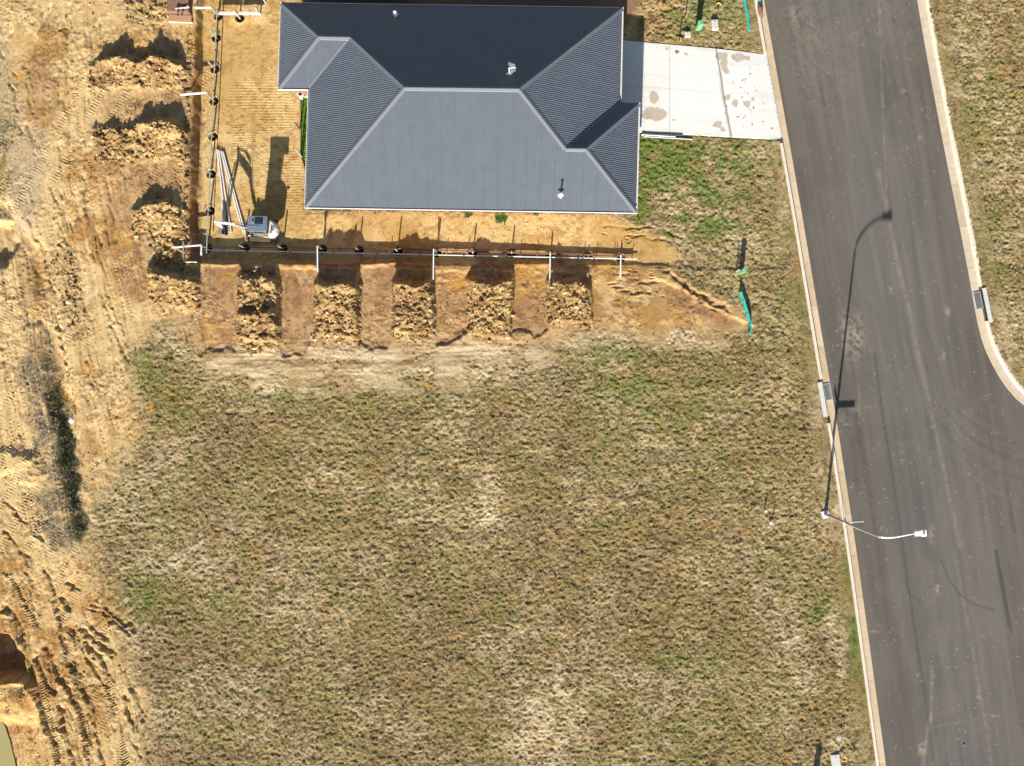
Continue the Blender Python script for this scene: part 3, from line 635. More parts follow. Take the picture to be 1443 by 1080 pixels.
# ------------------------------------------------------------------ kerbs and gutters
def resample(pts, step):
    out = []; acc = 0
    for i in range(len(pts) - 1):
        a = Vector(pts[i]); b = Vector(pts[i + 1]); L = (b - a).length; k = max(1, int(L / step))
        for j in range(k): out.append(a.lerp(b, j / k))
    out.append(Vector(pts[-1])); return out
def smoothp(pts, it=2):
    for _ in range(it):
        q = [pts[0]]
        for i in range(len(pts) - 1):
            a, b = Vector(pts[i]), Vector(pts[i + 1]); q += [a.lerp(b, .25), a.lerp(b, .75)]
        q.append(pts[-1]); pts = q
    return [Vector(p) for p in pts]
def sweep(name, pts, prof, m, joint=None, gap=.012, cols=None, parent=None):
    """prof: list of (offset to the right of travel, z). joint: block length in m"""
    co = []; fa = []; cl = []
    cum = [0]
    for i in range(1, len(pts)): cum.append(cum[-1] + (pts[i] - pts[i - 1]).length)
    def at(s):
        s = max(0, min(cum[-1], s)); i = 0
        lo, hi = 0, len(cum) - 1
        while hi - lo > 1:
            mid = (lo + hi) // 2
            if cum[mid] <= s: lo = mid
            else: hi = mid
        f_ = (s - cum[lo]) / max(1e-9, cum[hi] - cum[lo]); p = pts[lo].lerp(pts[hi], f_)
        a = at.t(s - .3); b = at.t(s + .3); d = (b - a).normalized(); return p, Vector((d.y, -d.x))
    def tpos(s):
        s = max(0, min(cum[-1], s)); import bisect
        i = min(len(cum) - 2, max(0, bisect.bisect_right(cum, s) - 1)); return pts[i].lerp(pts[i + 1], (s - cum[i]) / max(1e-9, cum[i + 1] - cum[i]))
    at.t = tpos
    J = joint or cum[-1]; s0 = 0
    while s0 < cum[-1] - .05:
        s1 = min(cum[-1], s0 + J); k = max(1, int((s1 - s0) / .6)); c = random.random()
        g_ = gap if joint else 0
        b0 = len(co)
        for j in range(k + 1):
            s_ = s0 + g_ / 2 + (s1 - s0 - g_) * j / k; p, nrm = at(s_)
            for (o, zz) in prof: co.append((p.x + nrm.x * o, p.y + nrm.y * o, zz)); cl.append(cols(c) if cols else (1, 1, 1))
        n_ = len(prof)
        for j in range(k):
            for q in range(n_ - 1):
                a = b0 + j * n_ + q; fa.append((a, a + 1, a + n_ + 1, a + n_))
        fa.append(tuple(b0 + q for q in range(n_))[::-1]); fa.append(tuple(b0 + k * n_ + q for q in range(n_)))
        s0 = s1
    me = bpy.data.meshes.new(name); me.from_pydata(co, [], fa); me.update(); setcol(me, 'tint', np.array(cl)); me.materials.append(m)
    return link(bpy.data.objects.new(name, me), parent)
def wp(pts, z=0.0): return [P(a, b, z).to_2d() for a, b in pts]
gcol = lambda c: (.46 + .10 * c, .345 + .09 * c, .215 + .085 * c)
left = wp([(ip(vv_, *KLI), vv_) for vv_ in (-2500, -1700, -900, -500, 0, 150, 300, 400, 480, 540, 600, 690, 780, 900, 1080, 1400, 1900, 2700, 3500)])
L2 = smoothp(left, 2)
GUT = [(0, -.3), (0, -.092), (-.20, -.115), (-.39, -.118), (-.39, -.3)]
tag(sweep('gutter', L2, [(-a, b) for a, b in GUT], M['gutter'], joint=2.35, cols=gcol), kind='structure')
# travel is downwards in the photo, so the right-hand side is west (towards the block)
def kerbrun(name, base, v0, v1, flip=1, z=.06):
    seg = [p for p in base if v0 <= CY - p.y * F / HC <= v1]
    return sweep(name, seg, [(flip * .395, -.3), (flip * .40, -.115), (flip * .42, z - .01), (flip * .43, z), (flip * .575, z), (flip * .58, -.3)], M['kerb'], joint=4.7, gap=.008)
L3 = resample(L2, .25)
tag(kerbrun('kerb', L3, -2600, 75), kind='structure'); tag(kerbrun('kerb', L3, 198, 536), kind='structure'); tag(kerbrun('kerb', L3, 589, 3600), kind='structure')
R2 = smoothp(wp(KRI_PTS), 2); R3 = resample(R2, .25)
tag(sweep('gutter', R2, [(.02, -.3), (.02, -.060), (-.20, -.070), (-.39, -.068), (-.39, -.3)], M['gutter'], joint=2.35, cols=lambda c: (.50 + .08 * c, .40 + .08 * c, .28 + .08 * c)), kind='structure')
def kr(v0, v1):
    seg = [p for p in R3 if v0 <= CY - p.y * F / HC <= v1]
    return sweep('kerb', seg, [(-.39, -.3), (-.39, -.11), (-.47, .02), (-.50, .035), (-.62, .035), (-.63, -.3)], M['kerb'], joint=4.7, gap=.008)
tag(kr(-2600, 407), kind='structure'); tag(kr(452, 3000), kind='structure')
C2 = smoothp(wp([(1850, 3500), (1610, 1900), (1521, 1280), (1492, 1080), (1494, 1010), (1502, 960), (1530, 925), (1565, 908), (1640, 890), (2600, 760 + 260)]), 2)
tag(sweep('kerb', C2, [(0, -.3), (0, -.10), (.39, -.115), (.45, .03), (.60, .03), (.61, -.3)], M['kerb'], joint=4.7, gap=.008), kind='structure')

# ------------------------------------------------------------------ driveway
a0 = Vector((860, 55.5)); 
top = [(860, 55.5), (905, 59.5), (1003, 68), (1081.5, 76.5)]; bot = [(860, 184.5), (903, 187), (1000, 192), (1103.5, 197.5)]
nu, nv = 330, 180
tu = np.linspace(0, 1, nu); tv = np.linspace(0, 1, nv)
def lerp_line(pts, t):
    xs = [p[0] for p in pts]; q = xs[0] + (xs[-1] - xs[0]) * t; return q, np.interp(q, xs, [p[1] for p in pts])
tu_, tv_ = np.meshgrid(tu, tv)
ax, ay = lerp_line(top, tu_); bx, by = lerp_line(bot, tu_)
U = ax * (1 - tv_) + bx * tv_; V = ay * (1 - tv_) + by * tv_
X = (U - CX) * HC / F; Y = (CY - V) * HC / F
u = U.ravel(); v = V.ravel(); x = X.ravel(); y = Y.ravel()
base = np.repeat(np.array([[.69, .675, .635]]), len(u), 0) * (.95 + .1 * fbm(x, y, 1.5, 4, 2))[:, None]
base = base + (np.array([[.50, .42, .31]]) - base) * (.5 * (np.exp(-((v - lerp_line(top, tu_)[1].ravel()) / 5) ** 2) + np.exp(-((v - lerp_line(bot, tu_)[1].ravel()) / 4) ** 2)) * fbm(x, y, .8, 3, 6))[:, None]
base *= (1 - .05 * ss(.55, .7, fbm(x * .3, y * 2, .5, 3, 5)))[:, None]
uw = u + 3.0 * (fbm(x, y, .35, 3, 1) - .5) * 2; vw = v + 3.0 * (fbm(x, y, .35, 3, 4) - .5) * 2
def blot(cx, cy, rx_, ry_, c=(.42, .34, .25), a=.85):
    global base
    d = ((uw - cx) / rx_) ** 2 + ((vw - cy) / ry_) ** 2
    base = base + (np.array([c]) - base) * (a * ss(1.15, .85, d))[:, None]
for b_ in [(921, 137, 6, 9), (923, 160, 17, 9), (912, 163, 8, 5), (1012, 175, 6, 6), (1019, 182, 4, 3), (1017, 79, 9, 6), (1021, 91, 5, 9), (1024, 100, 4, 5), (1040, 81, 9, 6), (1052, 82, 6, 3), (1053, 148, 4, 4), (1061, 141, 3, 3), (1024, 137, 4, 4), (1034, 146, 4, 5), (967, 76, 4, 2.5), (941, 70, 2.5, 3), (948, 170, 2, 2)]: blot(*b_)
for q in range(42): blot(random.gauss(1050, 14), random.gauss(150, 26), random.uniform(.5, 1.5), random.uniform(.5, 1.4), (.16, .10, .06), .9)
for q in range(30): blot(random.uniform(880, 1090), random.uniform(65, 190), random.uniform(.3, .8), random.uniform(.3, .8), (.22, .18, .13), .7)
blot(953, 74, 2.4, 2.4, (.18, .15, .10), 1)
def jline(p0, p1, w, c, a, wob=0):
    global base
    D, S, A = pathd(uw * wob + u * (1 - wob), vw * wob + v * (1 - wob), [p0, p1], 8)
    base = base + (np.array([c]) - base) * (a * np.exp(-(D / w) ** 2))[:, None]
jline((943.5, 60), (943.5, 190), .5, (.33, .32, .30), .8); jline((875, 120), (1000, 130), .45, (.36, .35, .33), .55); jline((907.5, 60), (907.5, 188), .5, (.4, .39, .36), .5)
jline((1009, 69), (1030, 194), 1.0, (.12, .12, .12), .95, .25); jline((1012, 100), (1029, 190), 1.8, (.30, .27, .2), .5, .7)
z_ = np.full(X.shape, .022); z_ += -.115 * ss(1055, 1102, U - (V - 76) * .18 * 0 - (V - 136) * .17 + 0)
# rim going down so the slab has real thickness
Xp = np.pad(X, 1, mode='edge'); Yp = np.pad(Y, 1, mode='edge'); Zp = np.pad(z_, 1, mode='edge')
Zp[0, :] -= .2; Zp[-1, :] -= .2; Zp[:, 0] -= .2; Zp[:, -1] -= .2
bp = np.pad(base.reshape(nv, nu, 3), ((1, 1), (1, 1), (0, 0)), mode='edge').reshape(-1, 3)
tag(gridmesh('driveway', Xp, Yp, Zp, np.clip(bp, .03, 1), M['drive']), kind='structure')

# ------------------------------------------------------------------ the house
EZ = 2.62
RV = dict(a=(397, 5.5, EZ), b=(876.5, 12.5, EZ), c=(393.5, 124, EZ), d=(436, 124.5, EZ), e=(431, 291, EZ), f=(896, 298.5, EZ),
          g=(900, 147, EZ), h=(873.5, 145.5, EZ), i=(449, 52.5, 3.72), j=(494, 53.5, 3.72), k=(570, 124, 5.28), l=(731.5, 126, 5.28), m=(797, 210, 4.02), n=(826, 210.5, 4.02))
W = {k_: P(*v_) for k_, v_ in RV.items()}
C0 = P(650, 160, 0); C0.z = 0
house = empty('brick_house', C0)
tag(house, 'single storey brick house under a dark grey hipped corrugated steel roof', 'house')
W = {k_: p_ - C0 for k_, p_ in W.items()}
bm = bmesh.new()
vs = {k_: bm.verts.new(p_) for k_, p_ in W.items()}
PL = [('i', 'a', 'b', 'l', 'k', 'j'), ('e', 'f', 'n', 'm', 'l', 'k'), ('d', 'e', 'k', 'j'), ('a', 'c', 'i'), ('c', 'd', 'j', 'i'), ('b', 'h', 'm', 'l'), ('h', 'g', 'n', 'm'), ('g', 'f', 'n')]
DIR = [Vector((0, 1)), Vector((0, -1)), Vector((-1, 0)), Vector((-1, 0)), Vector((0, -1)), Vector((1, 0)), Vector((0, 1)), Vector((1, 0))]
bm.free()
full = bmesh.new(); PER = .104; rotv = math.atan2(W['b'].y - W['a'].y, W['b'].x - W['a'].x)
for pl, d in zip(PL, DIR):
    b2 = bmesh.new(); f_ = b2.faces.new([b2.verts.new(W[q]) for q in pl]); b2.normal_update()
    if f_.normal.z < 0: f_.normal_flip()
    # least-squares normal by newell already in f_.normal
    nrm = f_.normal.copy()
    dd = Matrix.Rotation(rotv, 2) @ d; ac = Vector((dd.y, -dd.x, 0)).normalized()
    lo = min(v_.co.dot(ac) for v_ in b2.verts); hi = max(v_.co.dot(ac) for v_ in b2.verts)
    s_ = math.floor(lo / (PER / 2)) + 1
    while s_ * PER / 2 < hi:
        bmesh.ops.bisect_plane(b2, geom=b2.verts[:] + b2.edges[:] + b2.faces[:], dist=1e-5, plane_co=ac * (s_ * PER / 2), plane_no=ac); s_ += 1
    for v_ in b2.verts:
        q = v_.co.dot(ac) / (PER / 2); r_ = round(q)
        if abs(q - r_) < .02:
            h_ = .017 if r_ % 2 == 0 else -.002
            if r_ % 14 == 0: h_ = .021
            v_.co += nrm * h_
    me_ = bpy.data.meshes.new('t'); b2.to_mesh(me_); b2.free(); full.from_mesh(me_); bpy.data.meshes.remove(me_)
me = bpy.data.meshes.new('roof'); full.to_mesh(me); full.free(); me.materials.append(M['roof'])
roof = link(bpy.data.objects.new('roof', me), house)
def cap(a, b, w=.135, m='cap', up=.035, name='ridge_cap', ends=True):
    A = W[a]; B = W[b]; t = (B - A).normalized(); side = t.cross(Vector((0, 0, 1))).normalized(); u_ = side.cross(t)
    if u_.z < 0: u_ = -u_
    drop = .5 * w if abs(t.z) < .02 else .34 * w
    prof = [(-w, -drop + up), (-w * .9, -drop + up + .018), (-.035, up - .005), (-.03, up + .025), (0, up + .035), (.03, up + .025), (.035, up - .005), (w * .9, -drop + up + .018), (w, -drop + up)]
    mb = MB(); rows = []
    for p in (A, B): rows.append([mb.bm.verts.new(p + side * o + u_ * zz) for o, zz in prof])
    for q in range(len(prof) - 1): mb.bm.faces.new((rows[0][q], rows[0][q + 1], rows[1][q + 1], rows[1][q]))
    return mb.build(name, M[m], roof)
for a_, b_ in [('a', 'i'), ('c', 'i'), ('i', 'j'), ('j', 'k'), ('k', 'e'), ('k', 'l'), ('b', 'l'), ('l', 'm'), ('m', 'n'), ('n', 'f'), ('n', 'g')]: cap(a_, b_)
for a_, b_ in [('d', 'j'), ('h', 'm')]:
    A = W[a_]; B = W[b_]; t = (B - A).normalized(); s_ = t.cross(Vector((0, 0, 1))).normalized() * .07; up = Vector((0, 0, .032))
    MB().face([A - s_ + up * 1.6, A + up, B + up, B - s_ + up * 1.6]).face([A + up, A + s_ + up * 1.6, B + s_ + up * 1.6, B + up]).build('valley_gutter', M['cap'], roof)
EA = ['a', 'b', 'h', 'g', 'f', 'e', 'd', 'c']
def inset(pts, o):
    out = []; n_ = len(pts)
    for i_ in range(n_):
        p0, p1, p2 = pts[i_ - 1], pts[i_], pts[(i_ + 1) % n_]
        d1 = (p1 - p0).to_2d().normalized(); d2 = (p2 - p1).to_2d().normalized(); n1_ = Vector((d1.y, -d1.x)); n2_ = Vector((d2.y, -d2.x))
        b_ = (n1_ + n2_); b_ /= (1 + n1_.dot(n2_)); out.append(Vector((p1.x + b_.x * o, p1.y + b_.y * o, p1.z)))
    return out
eav = [W[q] for q in EA]; i1 = inset(eav, .02); o1 = inset(eav, -.085); wl = inset(eav, .47)
mb = MB()
n_ = 8
for i_ in range(n_):
    j_ = (i_ + 1) % n_
    def qd(A, B, C_, D_): mb.face([A, B, C_, D_])
    Z = lambda p, z: Vector((p.x, p.y, z))
    qd(Z(o1[i_], EZ - .01), Z(o1[j_], EZ - .01), Z(o1[j_], EZ - .13), Z(o1[i_], EZ - .13))
    lip = inset(eav, -.06)
    qd(Z(o1[i_], EZ - .01), Z(o1[j_], EZ - .01), Z(lip[j_], EZ - .012), Z(lip[i_], EZ - .012))
    qd(Z(lip[i_], EZ - .012), Z(lip[j_], EZ - .012), Z(lip[j_], EZ - .11), Z(lip[i_], EZ - .11))
    qd(Z(lip[i_], EZ - .11), Z(lip[j_], EZ - .11), Z(i1[j_], EZ - .11), Z(i1[i_], EZ - .11))
    qd(Z(o1[i_], EZ - .13), Z(o1[j_], EZ - .13), Z(i1[j_], EZ - .13), Z(i1[i_], EZ - .13))
mb.build('gutter', M['white'], house)
mb = MB()
for i_ in range(n_):
    j_ = (i_ + 1) % n_; mb.face([Vector((i1[i_].x, i1[i_].y, EZ - .14)), Vector((i1[j_].x, i1[j_].y, EZ - .14)), Vector((wl[j_].x, wl[j_].y, EZ - .14)), Vector((wl[i_].x, wl[i_].y, EZ - .14))])
mb.build('eaves_lining', M['white'], house)
mb = MB()
for i_ in range(n_):
    j_ = (i_ + 1) % n_; mb.face([Vector((wl[i_].x, wl[i_].y, -.1)), Vector((wl[j_].x, wl[j_].y, -.1)), Vector((wl[j_].x, wl[j_].y, EZ - .12)), Vector((wl[i_].x, wl[i_].y, EZ - .12))])
mb.build('wall', M['brick'], house)
def on_wall(i_, t_, w, z0, z1, name, fm, pm):
    A, B = wl[i_], wl[(i_ + 1) % n_]; p = A.lerp(B, t_); d = (B - A).to_2d().normalized(); nn = Vector((-d.y, d.x, 0)); an = math.atan2(d.y, d.x)
    c = Vector((p.x, p.y, (z0 + z1) / 2)) + nn * .01
    if name == 'garage_door':
        mb = MB(); k_ = 4; hh = (z1 - z0) / k_
        for q in range(k_): mb.box(c + Vector((0, 0, -(z1 - z0) / 2 + hh * (q + .5))), (w, .05, hh - .02), an, .006)
        g_ = mb.build(name, M[pm], house); MB().box(c + nn * .05 + Vector((0, 0, -.8)), (.16, .04, .04), an, .006).build('handle', M['iron'], g_)
    elif name == 'door':
        g_ = MB().box(c, (w, .06, z1 - z0), an, .008).build(name, M[pm], house)
        MB().box(c + nn * .05 + Vector((d.x, d.y, 0)) * w * .4, (.12, .04, .03), an, .006).build('handle', M['iron'], g_)
    else:
        g_ = MB().box(c, (w - .08, .03, z1 - z0 - .08), an).build(name, M['glass'], house)
        mb = MB()
        for s_ in (-1, 1):
            mb.box(c + Vector((d.x, d.y, 0)) * s_ * (w / 2 - .03) + nn * .012, (.06, .06, z1 - z0), an); mb.box(c + Vector((0, 0, s_ * ((z1 - z0) / 2 - .03))) + nn * .014, (w - .12, .06, .06), an)
        mb.box(c + nn * .010, (.045, .05, z1 - z0 - .12), an); mb.build('frame', M['iron'], g_)
        MB().box(c + nn * .05 - Vector((0, 0, (z1 - z0) / 2 + .04)), (w + .1, .14, .07), an, .008).build('sill', M['brick'], g_)
on_wall(1, .5, 4.6 if (wl[2] - wl[1]).length > 4.8 else (wl[2] - wl[1]).length * .86, 0.02, 2.2, 'garage_door', 'iron', 'door')
on_wall(3, .3, 1.8, .8, 2.1, 'window', 'iron', 'glass'); on_wall(3, .78, .95, .02, 2.1, 'door', 'iron', 'door')
for t_ in (.12, .36, .62, .85): on_wall(4, t_, 1.5, .9, 2.1, 'window', 'iron', 'glass')
for t_ in (.2, .5, .8): on_wall(0, t_, 1.3, 1.0, 2.1, 'window', 'iron', 'glass')
on_wall(5, .5, 2.1, .05, 2.1, 'window', 'iron', 'glass'); on_wall(7, .5, 1.5, .9, 2.1, 'window', 'iron', 'glass')
for i_, of in ((4, .25), (5, .3), (3, .2)):
    A, B = wl[i_], wl[(i_ + 1) % n_]; d = (B - A).normalized(); nn = Vector((-d.y, d.x, 0)); p = A + d * of + nn * .06
    MB().tube([Vector((p.x, p.y, 0)), Vector((p.x, p.y, 2.3)), Vector((p.x, p.y, 2.35)) + nn * .35, Vector((p.x, p.y, 2.5)) + nn * .42], .04).build('downpipe', M['white'], house)
# roof fittings
def roofz(px, py, zt):
    return P(px, py, zt) - C0
p = roofz(717.5, 104, 4.95); q = Vector((p.x, p.y, 4.75))
ant = MB().cyl(q, q + Vector((0, 0, .95)), .02).box(q + Vector((0, 0, .06)), (.30, .24, .10), .3, .01).build('antenna_mast', M['galvw'], house)
mb = MB(); t0 = q + Vector((0, 0, .9))
ax_ = Vector((.97, .12, 0)); px_ = Vector((-.12, .97, 0))
mb.cyl(t0 - ax_ * .05, t0 + ax_ * .34, .016)
for k_ in range(6):
    c = t0 + ax_ * (.02 + k_ * .055); L_ = .34 - .03 * k_; mb.cyl(c - px_ * L_ * .9, c + px_ * L_ * .9, .011, n=6)
mb.build('aerial', M['galvw'], ant)
for (px_p, py_p, zz, hh) in [(557.5, 20.5, 3.05, .42), (790, 276, 3.25, .55)]:
    q = roofz(px_p, py_p, zz); q.z = zz - .1
    v_ = MB().cyl(q, q + Vector((0, 0, hh)), .045).build('vent_pipe', M['galvw'], house)
    MB().cyl(q + Vector((0, 0, hh)), q + Vector((0, 0, hh + .06)), .085, .03).build('cowl', M['galvw'], v_)
    MB().box(q + Vector((0, 0, .12)), (.24, .24, .05), .785, .01).build('flashing', M['galvw'], v_)

# small lawn, paving and edging on the left of the house
def slab(name, pts, z, th, m, label=None, cat=None, kind=None, tint=None):
    mb = MB(); w_ = [P(a, b, 0) for a, b in pts]
    mb.prism([(p.x, p.y) for p in w_], z - th, z, 'xy'); o = mb.build(name, M[m])
    if tint: setcol(o.data, 'tint', np.repeat(np.array([tint]), len(o.data.vertices), 0))
    tag(o, label, cat, kind=kind); return o
slab('lawn', [(425.5, 140), (446, 140), (446, 262), (436, 262), (425.5, 228)], .07, .2, 'turf', kind='structure', tint=(.10, .24, .03))
slab('paving', [(417, 118), (446, 118), (446, 139), (424, 139)], .08, .2, 'kerb', kind='structure')
# blades on the lawn
n = 5000; a = rng.uniform(0, 1, n); b = rng.uniform(141, 260, n); lx = ip(b, [141, 228, 260], [426.5, 426.5, 436]); uu = lx + a * (444 - lx)
X_ = (uu - CX) * HC / F; Y_ = (CY - b) * HC / F
co, cc = blades(X_, Y_, np.full(n, .075), 6, rng.uniform(.04, .08, n), rng.uniform(.012, .025, n), .7, np.array([(.13, .33, .035), (.08, .22, .02), (.2, .36, .05)])[rng.integers(0, 3, n)], '', None)
tag(tris('lawn_grass', co, cc, M['grass']), 'bright green mown grass in the narrow strip against the left house wall', 'lawn grass', kind='stuff')
def bar(a, b, w, h, name, m, parent=None):
    a = Vector(a); b = Vector(b); d = b - a; mb = MB()
    R = d.to_track_quat('X', 'Z').to_matrix(); mb.box((a + b) / 2, (d.length, w, h), R, min(w, h) * .12); return mb.build(name, M[m], parent)
e1 = empty('garden_edging', P(424, 180)); o_ = e1.location
for (p0, p1) in [((416.5, 125), (424, 138)), ((423.5, 139), (424, 220)), ((424, 220), (431.5, 245)), ((431.5, 245), (433, 275))]:
    bar(P(p0[0], p0[1], .05) - o_, P(p1[0], p1[1], .05) - o_, .08, .24, 'board', 'timber', e1)
tag(e1, 'thin brown timber edging bounding the green strip left of the house', 'edging')

# ------------------------------------------------------------------ retaining wall posts
def make_post(h, kind='galvw'):
    mb = MB()
    mb.box((0, .038, h / 2), (.075, .010, h)); mb.box((0, -.038, h / 2), (.075, .010, h)); mb.box((0, 0, h / 2), (.008, .066, h))
    return mb
ordn = ['first', 'second', 'third', 'fourth', 'fifth', 'sixth', 'seventh', 'eighth', 'ninth', 'tenth', 'eleventh', 'twelfth']
pm = make_post(1.0).build('steel_post', M['galv']); pme = pm.data; bpy.data.objects.remove(pm)
def put_post(hx, hy, label, hgt=1.0, rz=0.0):
    o = bpy.data.objects.new('steel_post', pme); link(o); o.location = P(hx, hy); o.rotation_euler = (0, 0, rz); o.location.z = -1.0; o.scale = (1, 1, (hgt + 1.0) / 1.0)
    tag(o, label, 'post', 'steel posts standing in the auger holes'); return o
for i_, (hx, hy) in enumerate(HOLES_S):
    nm = 'short galvanised post in the auger hole at the corner of the two rows' if i_ == 0 else f'short galvanised post in the {ordn[i_-1]} auger hole to the right of the corner'
    if i_ == 11: nm = 'short galvanised post in the rightmost auger hole of the lower row'
    put_post(hx, hy, nm, [1, 1, 1, .98, .9, .9, .9, .76, .70, .58, .28, .38][i_], rz=random.uniform(-.06, .06))
for i_, (hx, hy) in enumerate(HOLES_W[::-1]):
    nm = f'short galvanised post in the {ordn[i_]} auger hole above the corner hole'
    if i_ == 6: nm = 'short galvanised post in the topmost auger hole of the left row'
    put_post(hx, hy, nm, rz=1.57 + random.uniform(-.06, .06))
put_post(338, 25.5, 'short galvanised post in the hole midway along the pale concrete sleeper')
# alignment rails
def rail(name, p0, p1, label, seg=6, w=.05, h=.05, mt='rail'):
    e = empty(name, P(p0[0], p0[1], 0)); pts = [P(*p0).lerp(P(*p1), k_ / seg) for k_ in range(seg + 1)]
    for k_ in range(seg):
        bar(pts[k_] - e.location + Vector((0, 0, 0)), pts[k_ + 1] - e.location, w, h, 'tube', mt, e)
        if k_: MB().box(pts[k_] - e.location, (w * 1.5, w * 1.5, w * 1.5), 0, .006).build('clamp', M['iron'], e)
    tag(e, label, 'rail'); return e
rail('setout_rail', (291, 357, .62), (305.8, 14, .70), 'long thin grey tube fixed along the left row of auger holes')
rail('setout_rail', (287, 352.5, .24), (898, 365.5, .20), 'long thin pale tube fixed low along the lower row of auger holes', seg=10, mt='galvw')
e = empty('red_string', P(290, 347)); o_ = e.location
MB().tube([P(290, 348, .22) - o_, P(560, 351.5, .2) - o_, P(880, 362, .16) - o_], .022, 6).build('string', M['rust'], e)
tag(e, 'rusty red cord stretched just above the long pale tube', 'string')
bar(P(560, 350.5, .18), P(892, 361, .14), .05, .14, 'formwork_board', 'rust'); tag(bpy.context.scene.objects['formwork_board'], 'long narrow brown board on edge behind the lower row of holes', 'board')
# pegs carrying the lower rail
pegm = MB().box((0, 0, .1), (.035, .035, .62), 0, .004).cyl((0, 0, .41), (0, 0, .44), .024, .004, 8).build('timber_peg', M['timber']); pmesh = pegm.data; bpy.data.objects.remove(pegm)
for i_, (a, b) in enumerate([(551, 356.5), (572, 356), (612, 358.5), (630, 358), (659, 359.5), (713, 361), (733, 361.5), (757, 361), (822, 363), (840, 363.5), (865, 364.5), (868, 364), (890, 366)]):
    o = link(bpy.data.objects.new('timber_peg', pmesh)); o.location = P(a, b, 0); o.rotation_euler = (random.uniform(-.05, .05), random.uniform(-.05, .05), random.random())
    tag(o, f'thin timber peg beside the lower tube, {ordn[i_] if i_<12 else "last"} peg counted from the left' if i_ < 12 else 'thin timber peg beside the lower tube, last peg at its right end', 'peg', 'pegs along the lower tube')
# white cross braces
def brace(p0, p1, label, w=.065, h=.07):
    e = empty('steel_brace', P(p0[0], p0[1], 0)); o_ = e.location
    bar(P(*p0) - o_, P(*p1) - o_, w, .012, 'top_flange', 'galvw', e)
    A = P(*p0) - o_ - Vector((0, 0, .045)); B = P(*p1) - o_ - Vector((0, 0, .045)); bar(A, B, .012, .078, 'web', 'galvw', e)
    A = A - Vector((0, 0, .045)); B = B - Vector((0, 0, .045)); bar(A, B, w, .012, 'bottom_flange', 'galvw', e)
    tag(e, label, 'brace', 'galvanised braces crossing the bank'); return e
brace((447, 347, .98), (447.5, 383, .98), 'white steel brace crossing the bank, leftmost of the four below the house')
brace((611, 351, .88), (610.5, 394, .88), 'white steel brace crossing the bank, second of the four below the house')
brace((775.5, 355, .56), (774.5, 399, .56), 'white steel brace crossing the bank, third of the four below the house')
brace((875, 359, .4), (874.3, 392, .4), 'white steel brace over the rightmost auger hole', w=.06)
brace((242, 349, .95), (284, 345.5, .95), 'white steel brace lying across the bank beside the corner hole')
brace((284, 345, .86), (283, 360, .86), 'short white steel piece standing out from the corner brace', w=.07)
brace((254, 133.5, .95), (290.5, 130.5, .95), 'white steel brace crossing the left bank beside the upper spoil heaps', w=.08)
brace((274, 11, .95), (300, 10.5, .95), 'white steel brace at the top beside the brown stack')
brace((262, 369.5, .9), (277, 369.5, .9), 'small white bar lying on the clods below the corner brace', w=.04)
MB().box((0, 0, .02), (.05, .9, .05), 0, .006).build('steel_angle', M['rail'], None, loc=P(258.5, 352, 1.0)); tag(bpy.data.objects['steel_angle'], 'greenish steel angle laid crosswise over the corner brace', 'steel angle')
# concrete sleeper at the top
e = empty('concrete_sleeper', P(336, 19)); o_ = e.location
bar(P(307, 19, .45) - o_, P(336, 18.8, .45) - o_, .10, .22, 'panel', 'kerb', e); bar(P(337.2, 18.8, .45) - o_, P(367, 19, .45) - o_, .10, .22, 'panel', 'kerb', e)
tag(e, 'pale concrete sleeper spanning between posts near the top left of the house', 'sleeper')
for i_, (a, b, h_) in enumerate([(367, 21, .9), (333, 1, .9), (374, 3, .9)]):
    put_post(a, b, ['galvanised post at the right end of the pale concrete sleeper', 'galvanised post in the second row, above the middle of the sleeper', 'galvanised post nearest the top left corner of the roof'][i_])
# far retaining fence panels, only their foot shows above the roof
e = empty('metal_fence', P(545, -8)); o_ = e.location
mb = MB(); pts = [P(436 + 2.0 * k_, 0 - (k_ % 2) * .8, 0) for k_ in range(70)]
for q in range(69):
    A, B = pts[q] - o_, pts[q + 1] - o_; mb.face([A, B, B + Vector((0, 0, 1.5)), A + Vector((0, 0, 1.5))])
mb.build('sheet', M['iron'], e); bar(P(436, 0, 1.5) - o_, P(574, 0, 1.5) - o_, .07, .04, 'top_rail', 'iron', e)
tag(e, 'dark corrugated metal fence just beyond the top edge of the house roof', 'fence')
e.location = P(545, -15)
# ------------------------------------------------------------------ stack of sleepers top left
e = empty('sleeper_stack', P(263, 24), -.03)
for k_ in range(5):
    for r_ in range(2):
        MB().box((0 + .02 * random.uniform(-1, 1), .28 - .35 * r_ + random.uniform(-.02, .02), .86 + .0 + .085 * k_), (1.18 + random.uniform(-.03, .03), .33, .075), random.uniform(-.01, .01), .01).build('sleeper', M['rust'], e)
for r_ in range(3):
    MB().box((0, -.34 - .11 * r_, .84), (1.25, .10, .09), random.uniform(-.012, .012), .01).build('bearer', M['orangewood'], e)
MB().box((.02, -.66, .82), (1.3, .05, .10), 0, .008).build('bearer', M['kerb'], e)
tag(e, 'stack of dark brown timber sleepers at the top left with an orange bearer', 'sleeper stack')
for i_, (a, b, L_, an) in enumerate([(257, 11.5, .75, .1), (251, 16, .55, 1.5), (257, 18, .35, 1.2)]):
    o = MB().box((0, 0, 0), (L_, .05, .05), 0, .005).box((L_ * .4, .04, .0), (.06, .12, .05), 0, .004).build('steel_bracket', M['iron' if i_ else 'galvw'], None, loc=P(a, b, 1.33), rz=an)
    tag(o, ['pale steel bracket lying on the dark sleeper stack', 'dark steel bracket lying at the left of the sleeper stack', 'short dark bracket lying in the middle of the sleeper stack'][i_], 'bracket', 'brackets on the sleeper stack')
